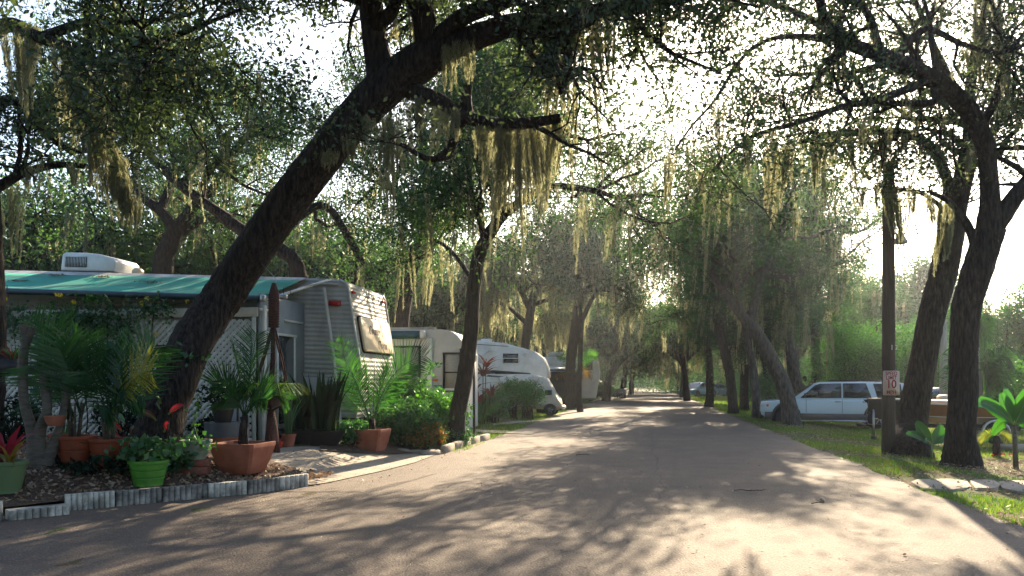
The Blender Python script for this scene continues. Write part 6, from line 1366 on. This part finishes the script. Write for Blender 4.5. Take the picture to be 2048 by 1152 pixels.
# crotons with red leaves round the oak foot
for px, py, h_, lab, sd in [(325, 930, .95, 'red and orange leaved croton in front of the leaning oak', 3), (256, 925, .6, 'dark red croton behind the lime green pot', 7)]:
    g = gp(px, py); rt_ = empty('croton', g, lab, 'croton', 'crotons round the oak foot'); mb = MB(); [mb.tube([(g.x, g.y, g.z), (g.x + .1 * math.cos(k * 2), g.y, g.z + h_ * .7)], .01, 5) for k in range(3)]; mb.build('stem', M['bark'], rt_)
    for k, m_ in enumerate(('redleaf', 'redleaf', 'orange_leaf', 'ti', 'redleaf', 'ti', 'bush')):
        a = k * 2.4 + sd; b = (g.x + .08 * math.cos(a), g.y + .08 * math.sin(a), g.z + h_ * (.4 + .08 * k)); paddle(rt_, b, (b[0] + .2 * math.cos(a), b[1] + .2 * math.sin(a), b[2] + .12), .06, M[m_], (0, 0, .06), .1)
# low dark filler in the bed
for i, (px, py, rx, h_, m_, lab) in enumerate([(200, 955, .5, .3, 'snake', 'low dark ground plants in front of the orange pots'), (350, 950, .35, .35, 'bush', 'low leafy plant between the lime pot and the grey bowl'), (30, 905, .6, .9, 'snake', 'dark shadowed plants behind the pruned tree'), (5, 700, .5, .9, 'snake', None), (250, 890, .6, .8, 'snake', 'dark shrub at the foot of the lattice behind the oak'), (425, 890, .3, .5, 'snake', 'dark shrub at the lattice foot by the gate')]):
    if not lab: continue
    g = gp(px, py) if py > 800 else gY(px, 12); bush('low_plant', g, rx, rx * .7, h_, 900, .1, .05, M[m_], lab, 'plant', None, seed=i + 50)

# shrub bed before the second trailer
def bsh(px, py, rx, ry, h, n, L, W, m, lab, seed, **k): g = gp(px, py); return bush('shrub', g, rx, ry, h, n, L, W, M[m], lab, k.pop('cat', 'shrub'), k.pop('group', 'shrubs beside the left kerb'), seed=seed, **k)
bsh(815, 895, .75, .6, .95, 7000, .075, .04, 'bush', 'dense dark green shrub behind the square planter', 1)
bsh(872, 885, .7, .6, 1.15, 6500, .085, .05, 'green', 'bright green leafy shrub at the base of the slim dark oak', 2)
bsh(800, 870, .8, .5, 1.3, 5000, .08, .045, 'bush', 'taller shrub in front of the second trailer patio window', 3)
bsh(850, 903, .42, .35, .62, 2600, .07, .03, 'orange_leaf', 'croton with orange and yellow leaves in the shrub bed', 4, cat='croton')
bsh(905, 893, .45, .4, .4, 2400, .06, .035, 'bush', 'low shrub just behind the pale edging blocks', 5)
bsh(700, 895, .4, .35, .5, 1800, .08, .04, 'bush', 'small dark shrub left of the square planter', 6)
g = gp(873, 893); rt_ = empty('clay_pot', g, 'small clay pot half buried in the orange croton', 'pot'); round_pot(rt_, g, .12, .2, M['orange'])
g = gY(862, 16.4); rt_ = empty('climbing_vine', g, 'thin green vine climbing towards the second trailer window', 'vine'); mb = MB(); pts = [Pw(820 + 45 * (k / 9) ** 1.5 + 5 * math.sin(k), 850 - 14 * k, 16.6) for k in range(10)]; mb.tube(pts, .008, 5); mb.build('stem', M['stem_green'], rt_)
r_ = np.random.default_rng(71); C = np.array([Pw(820 + 50 * f ** 1.5 + 9 * r_.normal(), 850 - 128 * f, 16.6 + .05 * r_.normal()) for f in r_.random(120)]); leaves('foliage', C, .1, .07, M['green'], rt_, rng=r_, droop=.3)
bsh(1027, 838, .62, .55, 1.45, 5200, .1, .028, 'green', 'vase shaped green shrub with dark stems by the kerb', 7, zlow=.35)
bsh(1056, 838, .68, .55, 1.4, 4600, .1, .028, 'green', 'wide green shrub in front of the covered golf cart', 8, zlow=.3)
bsh(985, 845, .6, .5, 1.0, 3600, .09, .04, 'bush', 'rounded shrub right of the thin lamp post', 9)
g = gp(962, 850); rt_ = empty('fern', g, 'light green fern at the foot of the lamp post', 'fern'); r_ = np.random.default_rng(5)
for k in range(14): a = k / 14 * TAU; frond('frond', g, (g.x + .6 * math.cos(a), g.y + .6 * math.sin(a), g.z + .5 + .2 * r_.random()), (0, 0, .25), rt_, M['green'], 18, .1, .02, r_)
g = gp(966, 848); rt_ = empty('ti_plant', g, 'tall maroon ti plant in front of the fifth wheel trailer', 'ti plant')
for k, (dx, hh) in enumerate([(0, 1.75), (-.25, 1.35), (.25, 1.1), (.1, 2.05), (-.15, .9)]):
    mb = MB(); mb.tube([(g.x + dx * .5, g.y, g.z), (g.x + dx, g.y, g.z + hh)], .015, 6); mb.build('stem', M['bark'], rt_); blade_plant(rt_, (g.x + dx, g.y, g.z + hh - .25), 14, .6, .085, M['ti'], .14, k, 1.3, taper=(.4, 1, .8, .05), parts=False, name='foliage')
g = gp(1083, 827); rt_ = empty('flower_pot', g, 'pot of crimson flowers before the golf cart wheel', 'flower pot'); round_pot(rt_, g, .28, .3, M['black']); r_ = np.random.default_rng(9); C = np.column_stack([g.x + .2 * r_.normal(size=160), g.y + .2 * r_.normal(size=160), g.z + .45 + .12 * r_.normal(size=160)]); leaves('flower', C, .13, .08, M['redleaf'], rt_, rng=r_)
bsh(1140, 812, .9, .7, 1.1, 3600, .14, .08, 'green', 'yellow green shrub with pink flowers past the golf cart', 10, flowers=(M['pink'], 7, .22))
bsh(1165, 806, .8, .7, .8, 2600, .14, .08, 'green', 'low pale green shrub by the slender brown oak', 11)
bsh(1190, 800, 1.3, 1, 1.3, 3600, .15, .08, 'bush', 'dark shrub under the oak leaning over the far left kerb', 12)
bsh(1215, 797, 1.2, 1, 1.0, 3000, .16, .09, 'bush', 'small dark shrub farthest along the left kerb', 13)
g = gY(1152, 43); rt_ = empty('palm_tree', g, 'small palm with orange drooping fronds before the third trailer', 'palm'); mb = MB(); mb.tube([g, g + Vector((0, 0, 1.9))], [.12, .08], 8); mb.build('trunk', M['bark'], rt_); r_ = np.random.default_rng(15)
for k in range(11):
    a = k / 11 * TAU; m_ = M['orange_leaf'] if k % 2 else M['green']; up_ = -.3 if k % 2 else .9; frond('frond', (g.x, g.y, g.z + 1.9), (g.x + 1.1 * math.cos(a), g.y + 1.1 * math.sin(a), g.z + 1.9 + up_), (0, 0, .7), rt_, m_, 18, .35, .05, r_)

# right-hand side plants
def banana(px, py, lab, leaves_, stem, Y=None, group='banana plants on the right verge'):
    g = gp(px, py); rt_ = empty('banana_plant', g, lab, 'banana plant', group); mb = MB(); top = Vector(Pw(*stem, g.y)); mb.tube([g + Vector((0, 0, -.03)), g.lerp(top, .5), top], [.05, .045, .03] if px > 1900 else [.022, .02, .016], 9); mb.build('stem', M['caneplant'] if px > 1900 else M['stem_green'], rt_, smooth=True)
    for i, (x, y, dy, w_, ar) in enumerate(leaves_): paddle(rt_, tuple(top), Pw(x, y, g.y + dy), w_, M['banana'], ar, .12, .25, i)
banana(1863, 920, 'young banana plant with four broad leaves between the right oaks', [(1832, 843, -.1, .24, (-.04, 0, .02)), (1884, 850, .05, .17, (.0, 0, .05)), (1812, 868, -.25, .13, (-.05, 0, .16)), (1906, 872, .1, .15, (.05, 0, .14)), (1850, 884, -.3, .12, (0, 0, .12)), (1898, 862, .3, .14, (0, 0, .12))], (1864, 892))
banana(2032, 938, 'large banana plant with bright backlit leaves at the right edge', [(1958, 796, -.1, .24, (-.1, 0, .08)), (2002, 786, 0, .26, (-.03, 0, .0)), (2010, 778, .2, .2, (0, 0, .05)), (1948, 812, -.3, .22, (-.15, 0, .38)), (2072, 770, 0, .36, (.0, 0, .1)), (2100, 810, .1, .3, (.1, 0, .3)), (2080, 880, -.3, .26, (.1, 0, .3)), (2050, 790, -.2, .3, (.1, 0, .1)), (1985, 870, .3, .2, (0, 0, .3))], (2028, 850))
g = gp(1993, 915); rt_ = empty('palm_stump', g, 'short dark fibrous palm stump with red flowers at its foot', 'stump'); mb = MB(); mb.tube([g, g + Vector((0, 0, .25)), g + Vector((.0, 0, .47))], [.085, .075, .06], 10); mb.build('trunk', M['bark'], rt_); r_ = np.random.default_rng(3)
C = np.column_stack([g.x + .12 * r_.normal(size=30), g.y - .1 + .05 * r_.normal(size=30), g.z + .06 + .03 * r_.random(30)]); leaves('flower', C, .06, .04, M['redleaf'], rt_, rng=r_)
for k in range(6): a = k; frond('frond', (g.x, g.y, g.z + .46), (g.x + .35 * math.cos(a), g.y + .3 * math.sin(a), g.z + .35), (0, 0, .2), rt_, M['palm_yellow'] if k % 2 else M['palm'], 14, .12, .02, r_)
# fountain-like palms between the right oaks and the edge
for i, (px, Y, zpy, rad_, lab) in enumerate([(1952, 27, 650, 1.0, 'tall fan palm with a skirt of drooping leaves beside the right oak'), (1958, 25, 742, .95, 'lower weeping palm beneath the tall fan palm')]):
    g = gY(px, Y); top = Vector(Pw(px, zpy, Y)); rt_ = empty('palm_tree', g, lab, 'palm', 'palms behind the fence'); mb = MB(); mb.tube([g, top], [.14, .09], 9); mb.build('trunk', M['greywood'], rt_); r_ = np.random.default_rng(i + 40)
    for k in range(26):
        a = r_.random() * TAU; f = r_.random(); rr = rad_ * (.5 + .5 * f); frond('frond', tuple(top), (top.x + rr * math.cos(a), top.y + rr * math.sin(a), top.z - .9 * rad_ * (1 - .6 * f) - .2 + .9 * (k % 4 == 0)), (rr * .3 * math.cos(a), rr * .3 * math.sin(a), .75 * rad_), rt_, M['palm'], 20, .5, .04, r_, droop=1.4)
# shrubs and small trees behind the car and boat
def wsh(px, Y, py0, rx, ry, n, L, m, lab, seed, cat='shrub', grp='green shrubs behind the boat and suv', **k):
    g = gY(px, Y); h = 1.45 + (762 - py0) / F * Y - g.z; return bush('shrub' if cat != 'tree' else 'small_tree', g, rx, ry, h, n, L, L * .5, M[m], lab, cat, grp, seed=seed, stems=5, clump=20, **k)
wsh(1700, 39, 640, 1.7, 1.5, 16000, .13, 'green', 'sunlit rounded green shrub above the suv bonnet and roof', 21)
wsh(1748, 40, 690, 1.4, 1.3, 9000, .13, 'bush', 'darker shrub just left of the wooden pole behind the suv', 22)
wsh(1812, 37, 655, 1.5, 1.3, 12000, .13, 'green', 'green shrub seen between the wooden pole and the stout oak', 23)
wsh(1855, 41, 625, 1.6, 1.4, 9000, .14, 'bush', 'tall dark shrub behind the stout leaning oak', 24)
wsh(1905, 36, 690, 1.0, 1.0, 6000, .13, 'green', 'green shrub behind the pale weathered pole', 25)
wsh(2010, 34, 612, 1.55, 1.4, 12000, .13, 'bush', 'round dark tree crown at the right edge above the fence', 26, cat='tree', zlow=.3)
wsh(2035, 27, 722, 1.0, .9, 4200, .16, 'green', 'pale green broadleaf shrub behind the banana plant', 27, open_=1.6)
wsh(1985, 29, 735, .8, .8, 2600, .14, 'bush', 'dark low shrub between the two right-hand palms and banana', 28)
wsh(1640, 47, 742, 2.6, 1.2, 7000, .14, 'green', 'low sunny hedge behind the suv bonnet', 29)
wsh(1560, 52, 742, 3.2, 1.4, 8000, .15, 'bush', 'dark clipped hedge behind the grey leaning oak', 30)
wsh(1500, 105, 752, 3.5, 1.4, 7000, .16, 'bush', 'distant hedge behind the far right trunks', 31)
wsh(2085, 33, 560, 1.6, 1.6, 9000, .13, 'bush', 'leafy tree cut off by the right edge of the photo', 32, cat='tree', zlow=.5)
g = gY(1606, 45); rt_ = empty('cactus', g, 'dark prickly pear cactus behind the suv bonnet', 'cactus')
mb = MB(); r_ = random.Random(3)
for x, z, s in [(0, .4, .4), (-.25, .95, .32), (.22, 1.0, .33), (0, 1.35, .28), (-.4, 1.4, .25), (.42, 1.5, .26), (.1, 1.8, .22)]: mb.lathe((g.x + x, g.y, g.z + z), [(s * .3, -.05), (s * .62, -.03), (s * .62, .03), (s * .3, .05)], 12, 'y', sc_=(.8, 1.2))
mb.build('pads', M['snake'], rt_)

# loose masses of understorey far behind on both sides
def thicket(name, spots, m, L, n, seed):
    r = np.random.default_rng(seed); Cs = []
    for px, Y, w_, h_ in spots:
        g = gY(px, Y); k = int(n * w_ * h_ / 20); c = np.column_stack([g.x + w_ * .5 * r.normal(size=k), g.y + 1.6 * r.normal(size=k), g.z + h_ * r.random(k) ** 1.1]); Cs.append(np.repeat(c, 8, 0) + r.normal(size=(k * 8, 3)) * .3)
    C = np.concatenate(Cs); V, Q = leaf_geo(r, C, L, L * .5); tag(npmesh(name, V, Q, M[m]), kind='stuff')
thicket('undergrowth', [(60, 44, 7, 2.4), (200, 50, 8, 3), (420, 44, 7, 3), (560, 42, 6, 3), (640, 60, 8, 3), (760, 56, 8, 3), (880, 64, 8, 3.5), (1000, 84, 10, 4), (1100, 96, 9, 4), (1180, 110, 6, 4)], 'bush', .2, 900, 1)
thicket('undergrowth', [(1380, 110, 8, 2.5), (1450, 96, 10, 3.5), (1540, 88, 10, 4), (1640, 84, 9, 4), (1740, 70, 8, 4), (1350, 150, 8, 3)], 'bush', .22, 900, 2)
# shared woodland beyond everything
r_ = np.random.default_rng(77); Cs = []
for k in range(70):
    a = r_.random(); px = -250 + 2600 * a; Y = 150 + 70 * r_.random()
    if 1255 < px < 1325: continue
    g = gY(px, Y); h_ = 11 + 5 * r_.random(); n = 420; d = r_.normal(size=(n, 3)); d /= np.linalg.norm(d, axis=1, keepdims=True); d *= (.5 + .5 * r_.random(n) ** .5)[:, None]
    c = np.column_stack([g.x + d[:, 0] * 7, g.y + d[:, 1] * 5, g.z + h_ * (.5 + .5 * d[:, 2])]); Cs.append(np.repeat(c, 6, 0) + r_.normal(size=(n * 6, 3)) * .7)
V, Q = leaf_geo(r_, np.concatenate(Cs), .75, .42); tag(npmesh('far_woods', V, Q, M['leaf_far']), kind='stuff')
# ---------------------------------------------------------------- air
hz = bpy.data.materials.new('hazy air'); hz.use_nodes = True; N = hz.node_tree.nodes
for n in list(N):
    if n.type == 'BSDF_PRINCIPLED': N.remove(n)
pv = N.new("ShaderNodeVolumePrincipled"); pv.inputs["Color"].default_value = (.86, .93, 1.0, 1); pv.inputs["Density"].default_value = .0006; pv.inputs["Anisotropy"].default_value = .7
hz.node_tree.links.new(pv.outputs[0], [n for n in N if n.type == 'OUTPUT_MATERIAL'][0].inputs["Volume"])
mb = MB(); mb.box((0, 560, 14), (1980, 1360, 34)); o = mb.build('haze', hz, origin=(0, 0, 0)); tag(o, kind='stuff')
